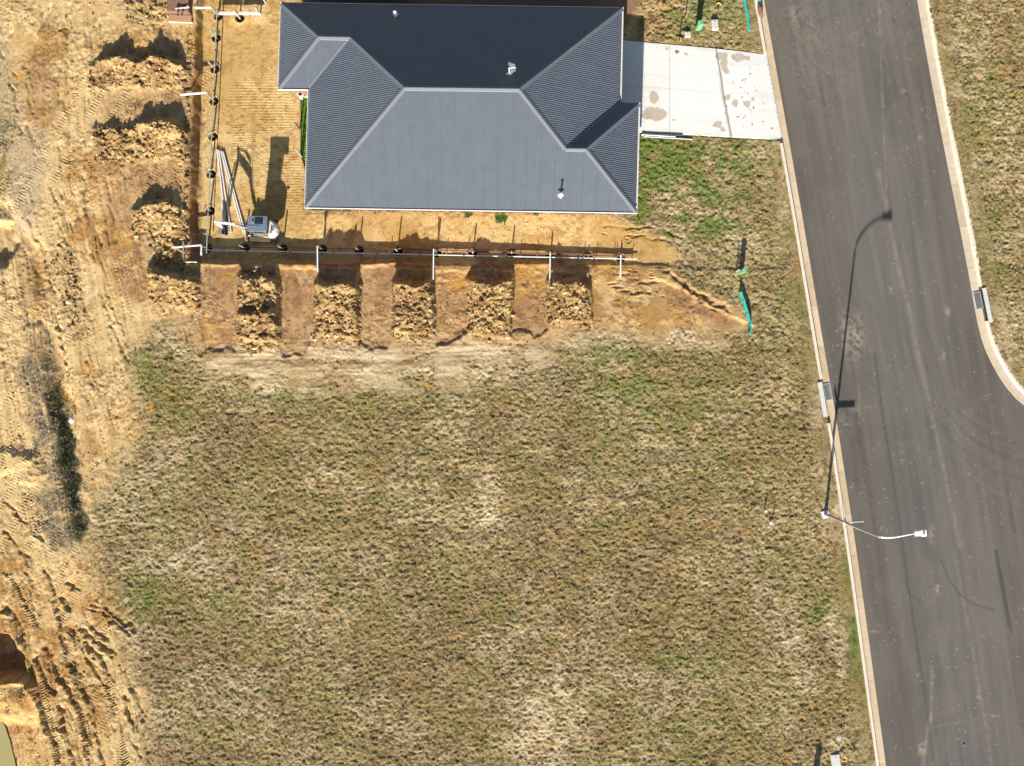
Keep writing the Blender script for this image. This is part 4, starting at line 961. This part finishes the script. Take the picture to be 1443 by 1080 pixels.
# ------------------------------------------------------------------ steel beams lying on the pad
def beam(p0, p1, z, label):
    A = P(p0[0], p0[1], z); B = P(p1[0], p1[1], z); e = empty('steel_beam', (A.x, A.y, z), math.atan2(B.y - A.y, B.x - A.x)); L_ = (B - A).length
    MB().box((L_ / 2, .021, 0), (L_, .016, .09)).build('flange', M['galvw'], e); MB().box((L_ / 2, -.021, 0), (L_, .016, .09)).build('flange', M['galvw'], e)
    MB().box((L_ / 2, 0, .036), (L_, .026, .010)).build('web', M['galvw'], e)
    tag(e, label, 'steel beam', 'galvanised beams lying beside the excavator')
beam((305.8, 211), (320.4, 332), .09, 'long galvanised beam, leftmost of the bundle lying beside the excavator')
beam((308.2, 212), (326, 329), .09, 'long galvanised beam, second from the left in the bundle by the excavator')
beam((311.2, 213), (342.3, 327), .09, 'long galvanised beam running under the excavator arm, left one of the slanting pair')
beam((314.2, 214), (345.6, 328), .09, 'long galvanised beam running under the excavator arm, right one of the slanting pair')
beam((313, 287.5), (316.5, 331), .21, 'short galvanised beam lying beside the excavator bucket')

# ------------------------------------------------------------------ mini excavator (front points left)
ex = empty('mini_excavator', P(373, 327.0), math.radians(-1.5))
tag(ex, 'white mini excavator with blue-grey cab roof, arm stretched left over the steel beams', 'excavator')
for s_ in (-1, 1):
    y_ = s_ * .475
    pts = []
    for k_ in range(9): a = math.pi / 2 + math.pi * k_ / 8; pts.append((-.58 + .17 * math.cos(a), .19 + .17 * math.sin(a)))
    for k_ in range(9): a = -math.pi / 2 + math.pi * k_ / 8; pts.append((.58 + .17 * math.cos(a), .19 + .17 * math.sin(a)))
    tr = MB().prism(pts, y_ - .11, y_ + .11).build('track', M['xtrack'], ex)
    mb = MB()
    for k_ in range(17): mb.box((-.60 + .075 * k_, y_, .375), (.03, .235, .03)); mb.box((-.60 + .075 * k_, y_, .01), (.03, .235, .03))
    for k_ in range(7):
        for sg in (-1, 1):
            a = math.pi / 2 * sg - sg * math.pi * (k_ + .5) / 7 * 1.0
            a = -math.pi / 2 + math.pi * (k_ + .5) / 7
            mb.box((sg * (.58 + .185 * math.cos(a)), y_, .19 + .185 * math.sin(a)), (.03, .23, .03), Matrix.Rotation(-sg * a, 3, 'Y'))
    mb.build('tread', M['xtrack'], tr)
    [MB().cyl((q_, y_ - .12, .19), (q_, y_ + .12, .19), .11).build('sprocket', M['xgrey'], tr) for q_ in (-.58, .58)]
MB().box((0, 0, .30), (1.0, .60, .20), 0, .03).cyl((0, 0, .38), (0, 0, .50), .30, n=24).build('undercarriage', M['xgrey'], ex)
mb = MB(); mb.prism([(-1.02, .02), (-.96, .02), (-.93, .34), (-.97, .36)], -.50, .50); mb.box((-.82, .28, .22), (.34, .07, .08)); mb.box((-.82, -.28, .22), (.34, .07, .08)); mb.build('dozer_blade', M['xbody'], ex)
# upper structure
deck = [(-.30, -.34), (.50, -.46), (.76, -.42), (.95, -.24), (1.01, .0), (.95, .24), (.76, .42), (.50, .48), (-.30, .44), (-.42, .30), (-.42, -.25)]
MB().prism(deck, .52, .66, 'xy').build('deck', M['xgrey'], ex)
bm_ = MB(); hood = [(.56, -.46), (.64, -.46), (.80, -.39), (.95, -.21), (1.0, .0), (.95, .21), (.80, .39), (.64, .46), (.56, .46)]
A = [bm_.bm.verts.new((p[0], p[1], .66)) for p in hood]; B = [bm_.bm.verts.new((p[0], p[1], 1.08)) for p in hood]; C_ = [bm_.bm.verts.new((.60 + (p[0] - .60) * .72, p[1] * .80, 1.20)) for p in hood]
for q in range(len(hood)):
    r_ = (q + 1) % len(hood); bm_.bm.faces.new((A[q], A[r_], B[r_], B[q])); bm_.bm.faces.new((B[q], B[r_], C_[r_], C_[q]))
bm_.bm.faces.new(C_); bm_.build('engine_hood', M['xbody'], ex)
mb = MB()
for k_ in range(5): mb.box((.79, -.12 + .06 * k_, 1.206), (.14, .022, .012))
mb.build('hood_vent', M['iron'], ex)
MB().cyl((.70, -.24, 1.18), (.70, -.24, 1.40), .03).build('exhaust', M['iron'], ex)
MB().box((.36, -.37, .80), (.34, .14, .30), 0, .03).build('side_tank', M['orangewood'], ex)
MB().box((.36, -.37, .96), (.24, .10, .03), 0, .005).build('side_panel', M['xgrey'], ex)
# cab : posts, glass, roof
mb = MB(); cx0, cx1, cy0, cy1 = -.14, .54, -.30, .38
for a in (cx0, cx1):
    for b in (cy0, cy1): mb.box((a, b, 1.42), (.05, .05, 1.52), 0, .01)
mb.box(((cx0 + cx1) / 2, cy0, .92), (.64, .03, .5)); mb.box(((cx0 + cx1) / 2, cy1, .92), (.64, .03, .5)); mb.box((cx1, (cy0 + cy1) / 2, .98), (.03, .60, .62))
cab = mb.build('cab', M['xgrey'], ex)
MB().box(((cx0 + cx1) / 2, cy0, 1.62), (.60, .012, .86)).build('window', M['glass'], cab); MB().box(((cx0 + cx1) / 2, cy1, 1.62), (.60, .012, .86)).build('window', M['glass'], cab); MB().box((cx0, (cy0 + cy1) / 2, 1.5), (.012, .58, 1.2)).build('windscreen', M['glass'], cab)
MB().box(((cx0 + cx1) / 2 + .08, (cy0 + cy1) / 2 - .01, 2.22), (1.04, .84, .09), 0, .035).build('cab_roof', M['xcab'], ex)
MB().box((.36, .18, 2.272), (.44, .34, .03), 0, .012).build('roof_hatch', M['glass'], ex)
MB().box((.12, -.10, 2.275), (.60, .05, .02), 0, .008).box((.66, -.02, 2.275), (.08, .60, .02), 0, .008).build('roof_rib', M['xcab'], ex)
MB().cyl((.04, .08, 2.27), (.04, .08, 2.35), .045).build('beacon', M['orangewood'], ex)
MB().box((.20, .05, 1.0), (.42, .42, .12), 0, .04).box((.42, .05, 1.28), (.10, .42, .55), 0, .04).build('seat', M['black'], ex)
# boom (swing post on the left front), arm and bucket
yb = .10
def plate(pts, y0, y1, name, m): return MB().prism(pts, y0, y1).build(name, M[m], ex)
MB().cyl((-.52, yb, .42), (-.52, yb, .80), .10).box((-.44, yb, .6), (.24, .26, .16), 0, .02).build('swing_post', M['xgrey'], ex)
plate([(-.56, .62), (-.72, .60), (-1.02, 1.42), (-1.12, 1.64), (-1.30, 1.72), (-1.86, 1.98), (-1.94, 1.90), (-1.90, 1.80), (-1.30, 1.44), (-1.16, 1.34)][::1], yb - .05, yb + .05, 'boom', 'xbody')
MB().cyl((-.78, yb, .70), (-1.02, yb, 1.10), .045).cyl((-1.02, yb, 1.10), (-1.22, yb, 1.46), .026).cyl((-1.20, yb, 1.75), (-1.55, yb, 2.02), .042).cyl((-1.55, yb, 2.02), (-2.02, yb, 2.10), .024).build('hydraulic_ram', M['galvw'], ex)
plate([(-2.06, 2.14), (-1.92, 2.10), (-1.84, 1.86), (-2.06, .78), (-2.14, .76), (-2.13, 1.0), (-2.00, 1.85)], yb - .04, yb + .04, 'dipper_arm', 'xbody')
MB().cyl((-2.08, yb, 1.75), (-2.18, yb, 1.30), .035).cyl((-2.18, yb, 1.30), (-2.24, yb, .98), .020).cyl((-2.24, yb - .05, .98), (-2.10, yb - .05, .80), .022).cyl((-2.24, yb + .05, .98), (-2.24, yb + .05, .72), .022).build('bucket_linkage', M['galvw'], ex)
mb = MB(); bo = []
for k_ in range(9):
    a = math.radians(95 + 25 * k_); bo.append((-2.10 + .30 * math.cos(a), .44 + .30 * math.sin(a)))
inn = [(-2.10 + .26 * math.cos(math.radians(95 + 25 * k_)), .44 + .26 * math.sin(math.radians(95 + 25 * k_))) for k_ in range(9)][::-1]
mb.prism(bo + inn, yb - .38, yb + .30); mb.prism(bo, yb - .40, yb - .375); mb.prism(bo, yb + .295, yb + .32)
mb.box((-2.10, yb - .05, .74), (.12, .16, .14)); bk = mb.build('bucket', M['xgrey'], ex)
mb = MB()
for k_ in range(5): mb.box((-1.98 + 0, yb - .34 + .145 * k_, .17), (.12, .05, .03), Matrix.Rotation(.35, 3, 'Y'))
mb.build('bucket_teeth', M['galvw'], bk)
mb = MB(); mb.tube([(-.66, yb + .09, .66), (-.90, yb + .12, 1.2), (-1.1, yb + .10, 1.74), (-1.5, yb + .09, 1.98)], .016, 6).build('hose', M['black'], ex)
# small red jerrycan beside the tracks
o = MB().box((0, 0, .17), (.16, .30, .32), 0, .03).cyl((0, .1, .33), (0, .1, .37), .03).box((0, -.04, .35), (.03, .16, .03)).build('jerrycan', M['rust'], None, loc=P(349.5, 337)); tag(o, 'dull red can standing in shade below the excavator front', 'can')

# ------------------------------------------------------------------ posts by the lawn
for i_, (a, b, h_, m_) in enumerate([(424.6, 218, 1.25, 'galv'), (423.8, 183, 1.1, 'iron'), (426.5, 222, .9, 'galv')]):
    o = MB().box((0, 0, h_ / 2), (.06, .06, h_), 0, .006).box((0, 0, h_ + .01), (.075, .075, .02)).build('fence_post', M[m_], None, loc=P(a, b))
    tag(o, ['pale steel fence post at the lower end of the green strip', 'dark fence post halfway along the green strip', 'shorter steel post just right of the pale fence post'][i_], 'fence post')
o = MB().cyl((0, 0, 0), (0, 0, .5), .16, n=20).cyl((0, 0, .5), (0, 0, .52), .17, n=20).build('white_drum', M['white'], None, loc=P(426.5, 137)); 
MB().cyl((0, 0, .521), (0, 0, .535), .11, n=20).build('drum_lid', M['black'], o); tag(o, 'small white drum with black top at the upper end of the green strip', 'drum')

# ------------------------------------------------------------------ street light
sl = empty('street_light', P(1163, 725))
tag(sl, 'tall pale steel street light with an arm curving out over the road', 'street light')
MB().box((0, 0, .03), (.42, .42, .06), .3, .01).build('base_plate', M['galvw'], sl)
for q in range(4):
    a = .3 + math.pi / 4 + q * math.pi / 2; MB().cyl((.24 * math.cos(a), .24 * math.sin(a), .05), (.24 * math.cos(a), .24 * math.sin(a), .12), .022).build('anchor_bolt', M['galvw'], sl)
MB().cyl((0, 0, .05), (0, 0, 6.75), .085, .05, 20).cyl((0, 0, .06), (0, 0, .5), .11, .088, 20).build('pole', M['galv'], sl, smooth=False)
hd = P(1291, 751.5, 7.45) - P(1163, 725)
hx_, hy_ = hd.x, hd.y
pts = [Vector((0, 0, 6.7)), Vector((hx_ * .03, hy_ * .02, 6.9)), Vector((hx_ * .16, hy_ * .1, 7.12)), Vector((hx_ * .40, hy_ * .34, 7.32)), Vector((hx_ * .7, hy_ * .7, 7.42)), Vector((hx_, hy_, 7.47))]
pts = [Vector((*p.xy, p.z)) for p in smoothp([p.to_tuple() for p in pts], 2)] if False else pts
MB().tube(pts, [.052, .05, .046, .042, .038, .035], 12).build('arm', M['galvw'], sl, smooth=True)
an = .08
hdp = Vector((hx_ + .16, hy_, 7.48))
hdm = MB().box(hdp, (.50, .26, .11), an, .04); hdm.box(hdp + Vector((.16, .01, .03)), (.26, .32, .10), an, .03); hm = hdm.build('lamp_head', M['white'], sl)
MB().box(hdp + Vector((.13, .01, -.07)), (.26, .22, .03), an, .01).build('lens', M['galvw'], hm)
MB().cyl(hdp + Vector((.14, .01, .08)), hdp + Vector((.14, .01, .14)), .04).build('photocell', M['xgrey'], hm)
# street name blades on the pole
sg = empty('street_sign', P(1163, 725, 0) + Vector((0, 0, 2.72)))
tag(sg, 'pair of street name blades at right angles, clamped to the street light pole', 'street sign')
MB().cyl((0, 0, -.10), (0, 0, .10), .10, n=18).build('clamp', M['galvw'], sg)
for an, L_ in ((.06, .86), (math.radians(99), .84)):
    d = Vector((math.cos(an), math.sin(an), 0)); o = MB().box(d * (.1 + L_ / 2) + Vector((0, 0, .0)), (L_, .022, .17), an, .004).build('name_blade', M['signblue'], sg)
    MB().box(d * (.1 + L_ / 2) + Vector((0, 0, .09)), (L_, .030, .014), an).build('blade_edge', M['galvw'], o)

# ------------------------------------------------------------------ stormwater inlets
def inlet(c, ang, side, label, L_lint, lw):
    e = empty('stormwater_inlet', c, ang)  # local x along the kerb, local y towards the verge
    bars = MB()
    for k_ in range(15): bars.box((-.42 + .06 * k_, .0, .012), (.022, .32, .03))
    bars.box((-.46, 0, .012), (.04, .38, .035)); bars.box((.46, 0, .012), (.04, .38, .035)); bars.box((0, -.18, .012), (.90, .03, .034)); bars.box((0, .18, .012), (.90, .03, .034))
    bars.build('grate', M['galv'], e); MB().box((0, 0, -.02), (.88, .32, .03)).build('sump_shade', M['black'], e)  # black sheet under the bars imitates the shade down in the pit
    off = .35 * side
    MB().box((off, .39, .125), (L_lint, lw, .09), 0, .015).box((off, .39 + lw / 2 - .04, 0), (L_lint, .06, .16)).build('lintel', M['lid'], e)
    MB().box((off, .27, .035), (L_lint * .82, .05, .085)).build('throat_shade', M['black'], e)  # solid black block stands in for the shaded opening under the lintel
    tag(e, label, 'storm drain', 'stormwater inlets in the kerbs')
dl = (P(1172.5, 564) - P(1166, 530)); dl = P(ip(600, *KLI), 600) - P(ip(500, *KLI), 500)
inlet(P(1167.3, 552.5, 0) + Vector((0, 0, -.105)), math.atan2(dl.y, dl.x) + math.pi, -1, 'stormwater grate in the left gutter where the lamp shadow crosses the kerb', 1.95, .24)
for ch in bpy.data.objects['stormwater_inlet'].children: pass
dr = P(1388, 490) - P(1372, 410)
inlet(P(1379, 423.5, 0) + Vector((0, 0, -.055)), math.atan2(dr.y, dr.x), 1, 'stormwater grate in the right gutter just before the kerb curves away', 1.95, .20)
i2 = bpy.data.objects['stormwater_inlet.001']
for o in list(i2.children):
    if o.name.startswith(('lintel', 'throat_shade')): o.location.x = 0

# ------------------------------------------------------------------ service pillars, lids, bits
def pillar(px, py, h_, label, m='green', w=.30):
    e = empty('service_pillar', P(px, py), .15)
    MB().box((0, 0, h_ / 2), (w, w * .7, h_), 0, .03).build('cabinet', M[m], e)
    MB().prism([(-w * .56, h_), (w * .56, h_), (w * .45, h_ + .09), (0, h_ + .13), (-w * .45, h_ + .09)], -w * .4, w * .4).build('cap', M[m], e)
    MB().box((0, -w * .355, h_ * .55), (w * .75, .012, h_ * .6)).build('door', M[m], e)
    tag(e, label, 'service pillar', 'green service pillars on the verge')
pillar(983.5, 41, .72, 'green service pillar standing above the driveway near the top')
pillar(1044, 384, .74, 'pale green service pillar beside a stake, above the teal strip', w=.26)
pillar(1149, 1090, .74, 'green service pillar at the bottom edge left of the concrete lid')
def lid(px, py, w, l, ang, label, h_=.08):
    e = empty('pit_lid', P(px, py, 0.02), ang); MB().box((0, 0, h_ / 2), (w, l, h_), 0, .012).build('cover', M['lid'], e); MB().box((0, 0, h_ / 2 - .03), (w + .06, l + .06, h_ - .03), 0, .01).build('surround', M['kerb'], e)
    MB().box((0, l * .35, h_ + .003), (.08, .03, .008)).box((0, -l * .35, h_ + .003), (.08, .03, .008)).build('lifting_slot', M['iron'], e); tag(e, label, 'pit lid', 'concrete service pit lids')
lid(1007, 36, .30, .50, .08, 'upright pale rectangular pit lid right of the green pillar', .16)
lid(968.5, 49.5, .26, .24, .05, 'small square white pit lid near the driveway edge', .16)
lid(1177, 1073, .44, .80, .1, 'large pale concrete pit lid at the bottom edge by the kerb', .12)
def ring(px, py, r, r2, m, label, name, cat, arc=2 * math.pi, a0=0, z=.06):
    n_ = 20; pts = [Vector((r * math.cos(a0 + arc * k_ / n_), r * math.sin(a0 + arc * k_ / n_), 0)) for k_ in range(n_ + 1)]
    o = MB().tube(pts, r2, 8).build(name, M[m], None, loc=P(px, py, z)); tag(o, label, cat); return o
ring(1189.5, 1069.5, .13, .035, 'yellow', 'yellow plastic loop lying beside the large bottom pit lid', 'yellow_loop', 'loop', 4.4, -2.2)
ring(1012.5, 8, .15, .03, 'yellow', 'yellow bent pipe end poking from the grass near the top edge', 'yellow_pipe', 'pipe', 2.6, 0)
o = MB().cyl((0, 0, 0), (0, 0, .06), .13, n=20).cyl((0, 0, .06), (0, 0, .085), .05, n=12).build('survey_marker', M['lid'], None, loc=P(1181.5, 1039.5, .02)); tag(o, 'small round white marker in the grass above the bottom pit lid', 'marker')
for i_, (a, b, h_) in enumerate([(1077, 719.5, .30), (1084.5, 737, .15)]):
    o = MB().cyl((0, 0, 0), (0, 0, h_), .035, n=12).cyl((0, 0, h_), (0, 0, h_ + .05), .07, .07, 16).build('water_tap', M['white'], None, loc=P(a, b))
    tag(o, ['white capped standpipe at the lower right of the vacant block, upper of two', 'low white capped standpipe, lower of the two by the verge'][i_], 'standpipe', 'standpipes at the block corner')
for i_, (a, b, h_, m_) in enumerate([(1088.5, 732, .5, 'timber'), (1037, 383, .75, 'galvw'), (1039, 384, .6, 'timber'), (957, 60, .6, 'timber'), (966, 25, .8, 'timber')]):
    o = MB().box((0, 0, h_ / 2), (.045, .045, h_), .2, .004).cyl((0, 0, h_), (0, 0, h_ + .04), .03, .005, 4).build('survey_stake', M[m_], None, loc=P(a, b))
    tag(o, ['thin stake beside the two standpipes', 'white stake just left of the pale green pillar', 'thin brown stake between the white stake and the pale green pillar', 'thin stake at the top edge of the driveway', 'thin stake in the green patch left of the upper pillar'][i_], 'stake')
# teal sediment barriers
def strip(pts, h_, label, w=.05):
    e = empty('sediment_barrier', P(*pts[0])); o_ = e.location; mb = MB(); q = smoothp([P(a, b).to_tuple() for a, b in pts], 2); rows = []
    for i_, p in enumerate(q):
        t = (q[min(i_ + 1, len(q) - 1)] - q[max(0, i_ - 1)]).normalized(); s_ = Vector((t.y, -t.x, 0)) * w; c = p - o_; wob = .02 * math.sin(i_ * 1.7)
        rows.append([mb.bm.verts.new(c + s_ * 1.2 + Vector((0, 0, -.05))), mb.bm.verts.new(c + s_ + Vector((0, 0, h_ * .6 + wob))), mb.bm.verts.new(c + s_ * .5 + Vector((0, 0, h_ + wob))), mb.bm.verts.new(c - s_ * .5 + Vector((0, 0, h_ + wob))), mb.bm.verts.new(c - s_ + Vector((0, 0, h_ * .6 + wob))), mb.bm.verts.new(c - s_ * 1.2 + Vector((0, 0, -.05)))])
    for a, b in zip(rows[:-1], rows[1:]):
        for k_ in range(5): mb.bm.faces.new((a[k_], a[k_ + 1], b[k_ + 1], b[k_]))
    mb.bm.faces.new(rows[0]); mb.bm.faces.new(rows[-1][::-1]); mb.build('mesh_strip', M['teal'], e, smooth=True)
    for k_ in range(1, len(q) - 1, 4): MB().box(q[k_] - o_ + Vector((-.05, 0, h_ / 2)), (.03, .03, h_ + .06), .2, .004).build('picket', M['timber'], e)
    tag(e, label, 'sediment barrier', 'teal strips on the verge')
strip([(1042, 412), (1047, 426), (1053, 446), (1056, 460), (1055, 471)], .42, 'curved teal plastic strip standing in the grass inside the right end of the block', .045)
strip([(1045, -30), (1049, 0), (1054, 25), (1056, 44)], .10, 'straight teal plastic strip lying on the verge above the driveway', .06)
strip([(1060, -40), (1068, -8), (1069.5, 5)], .06, 'teal plastic strip lying against the kerb at the top edge', .12)
# silt sock on the kerb
mb = MB(); mb.tube([P(1069, 6, .05) - P(1072, 15), P(1071, 12, .06) - P(1072, 15), P(1072, 20, .05) - P(1072, 15), P(1073, 27, .02) - P(1072, 15)], [.08, .15, .14, .06], 10)
o = mb.build('silt_sock', M['rust'], None, loc=P(1072, 15)); tag(o, 'brown gravel sock lying on the kerb below the topmost teal strip', 'silt sock')
# conduits beside driveway
for i_, (p0, p1, m_) in enumerate([((904, 190), (952, 193), 'galvw'), ((907, 192.5), (976, 196.5), 'galv'), ((905, 188.3), (962, 191), 'iron')]):
    A = P(p0[0], p0[1], .06); B = P(p1[0], p1[1], .06); o = MB().cyl((0, 0, 0), B - A, .035, n=10).cyl((0, 0, 0), (B - A).normalized() * .12, .045, n=10).build('conduit', M[m_], None, loc=A)
    tag(o, ['white conduit lying along the lower driveway edge', 'long grey conduit lying outermost below the driveway edge', 'dark conduit lying against the lower driveway edge'][i_], 'conduit', 'conduits along the driveway edge')
# litter
def litter(px, py, m, r, label, name='litter', cat='litter', z=.03):
    mb = MB(); bmesh.ops.create_icosphere(mb.bm, subdivisions=2, radius=r)
    for v_ in mb.bm.verts: v_.co = Vector((v_.co.x * random.uniform(.7, 1.3), v_.co.y * random.uniform(.7, 1.3), v_.co.z * random.uniform(.2, .5)))
    o = mb.build(name, M[m], None, loc=P(px, py, z)); tag(o, label, cat)
litter(1358.5, 1050, 'blue', .06, 'tiny bright blue cap lying on the road near the bottom', 'bottle_cap', 'cap', -.04)
litter(101, 593, 'white', .16, 'crumpled white plastic bag beside the left gully', 'plastic_bag', 'bag', .78)
litter(888, 888, 'white', .07, 'small pale scrap in the grass below the middle of the block', 'paper_scrap', 'scrap', .16)
litter(406, 265, 'black', .08, 'small black lump on the tracked ground left of the house', 'black_lump', 'lump', .05)
litter(1274, 709.5, 'white', .04, 'small white scrap on the asphalt near the lamp head', 'paper_scrap', 'scrap', -.04) if False else None

# pools in the lower left
def pool(pts, z, name='puddle'):
    MB().prism([tuple(P(a, b, z).xy) for a, b in pts], z - .02, z, 'xy').build(name, M['water']); return bpy.context.scene.objects
o = MB().prism([tuple(P(a, b, -.3).xy) for a, b in [(-60, 1000), (0, 1015), (6, 1022), (14, 1045), (20, 1070), (26, 1100), (26, 1160), (-60, 1160)]], -.36, -.30, 'xy').build('pond', M['water']); tag(o, kind='structure')
o = MB().prism([tuple(P(a, b, .66).xy) for a, b in [(108, 884), (116, 886), (126, 895), (131, 902), (124, 901), (113, 892)]], .60, .665, 'xy').build('puddle', M['water']); tag(o, kind='structure')

# leafy weeds at the foot of the house wall
def weed(px, py, r, n_, label):
    a = rng.normal(0, r * .5, n_); b = rng.normal(0, r * .35, n_)
    co, cc = blades(a, b, np.full(n_, .03), 5, rng.uniform(.08, .18, n_), rng.uniform(.03, .06, n_), .9, np.repeat(np.array([(.07, .16, .03)]), n_, 0), '', None)
    o = tris('weed', co, cc, M['weed']); o.location = P(px, py, 0.0); tag(o, label, 'weed', 'green weeds on the bare ground')
weed(707, 308, .34, 60, 'dark green weed clump below the roof edge near the middle of the house')
weed(660, 303, .26, 20, 'small green weed clump left of the larger one under the roof edge')
weed(757, 302, .22, 16, 'small green weed clump right of the larger one under the roof edge')
P_ = P

# ------------------------------------------------------------------ camera, sun, sky
cam = bpy.data.cameras.new('camera'); cam.sensor_width = 36; cam.lens = 36 * F / 1443.0; cam.clip_end = 2000
co_ = bpy.data.objects.new('camera', cam); link(co_); co_.location = (0, 0, HC); co_.rotation_euler = (0, 0, 0); scene.camera = co_
EL = math.radians(24.7)
# shadows run up the picture and slightly right, so the sun stands towards the bottom and slightly left
hd2 = Vector((.115, 1.0)).normalized()
dirv = Vector((hd2.x * math.cos(EL), hd2.y * math.cos(EL), -math.sin(EL)))
sd = bpy.data.lights.new('sun', 'SUN'); sd.energy = 5.0; sd.angle = math.radians(.5); sd.color = (1, .95, .86)
so = link(bpy.data.objects.new('sun', sd)); so.rotation_euler = dirv.to_track_quat('-Z', 'Y').to_euler(); so.location = (0, -30, 40)
wd = bpy.data.worlds.new('World'); scene.world = wd; wd.use_nodes = True; nt = wd.node_tree
bg = nt.nodes['Background']; sk = nt.nodes.new('ShaderNodeTexSky'); sk.sky_type = 'NISHITA'; sk.sun_disc = False
sk.sun_elevation = EL; tow = -dirv; sk.sun_rotation = math.atan2(tow.x, tow.y); sk.air_density = 1.0; sk.dust_density = 1.0
nt.links.new(sk.outputs[0], bg.inputs[0]); bg.inputs[1].default_value = .06
scene.view_settings.view_transform = 'Standard'; scene.view_settings.look = 'None'; scene.view_settings.gamma = 1; scene.view_settings.exposure = .95
scene.render.engine = 'CYCLES'
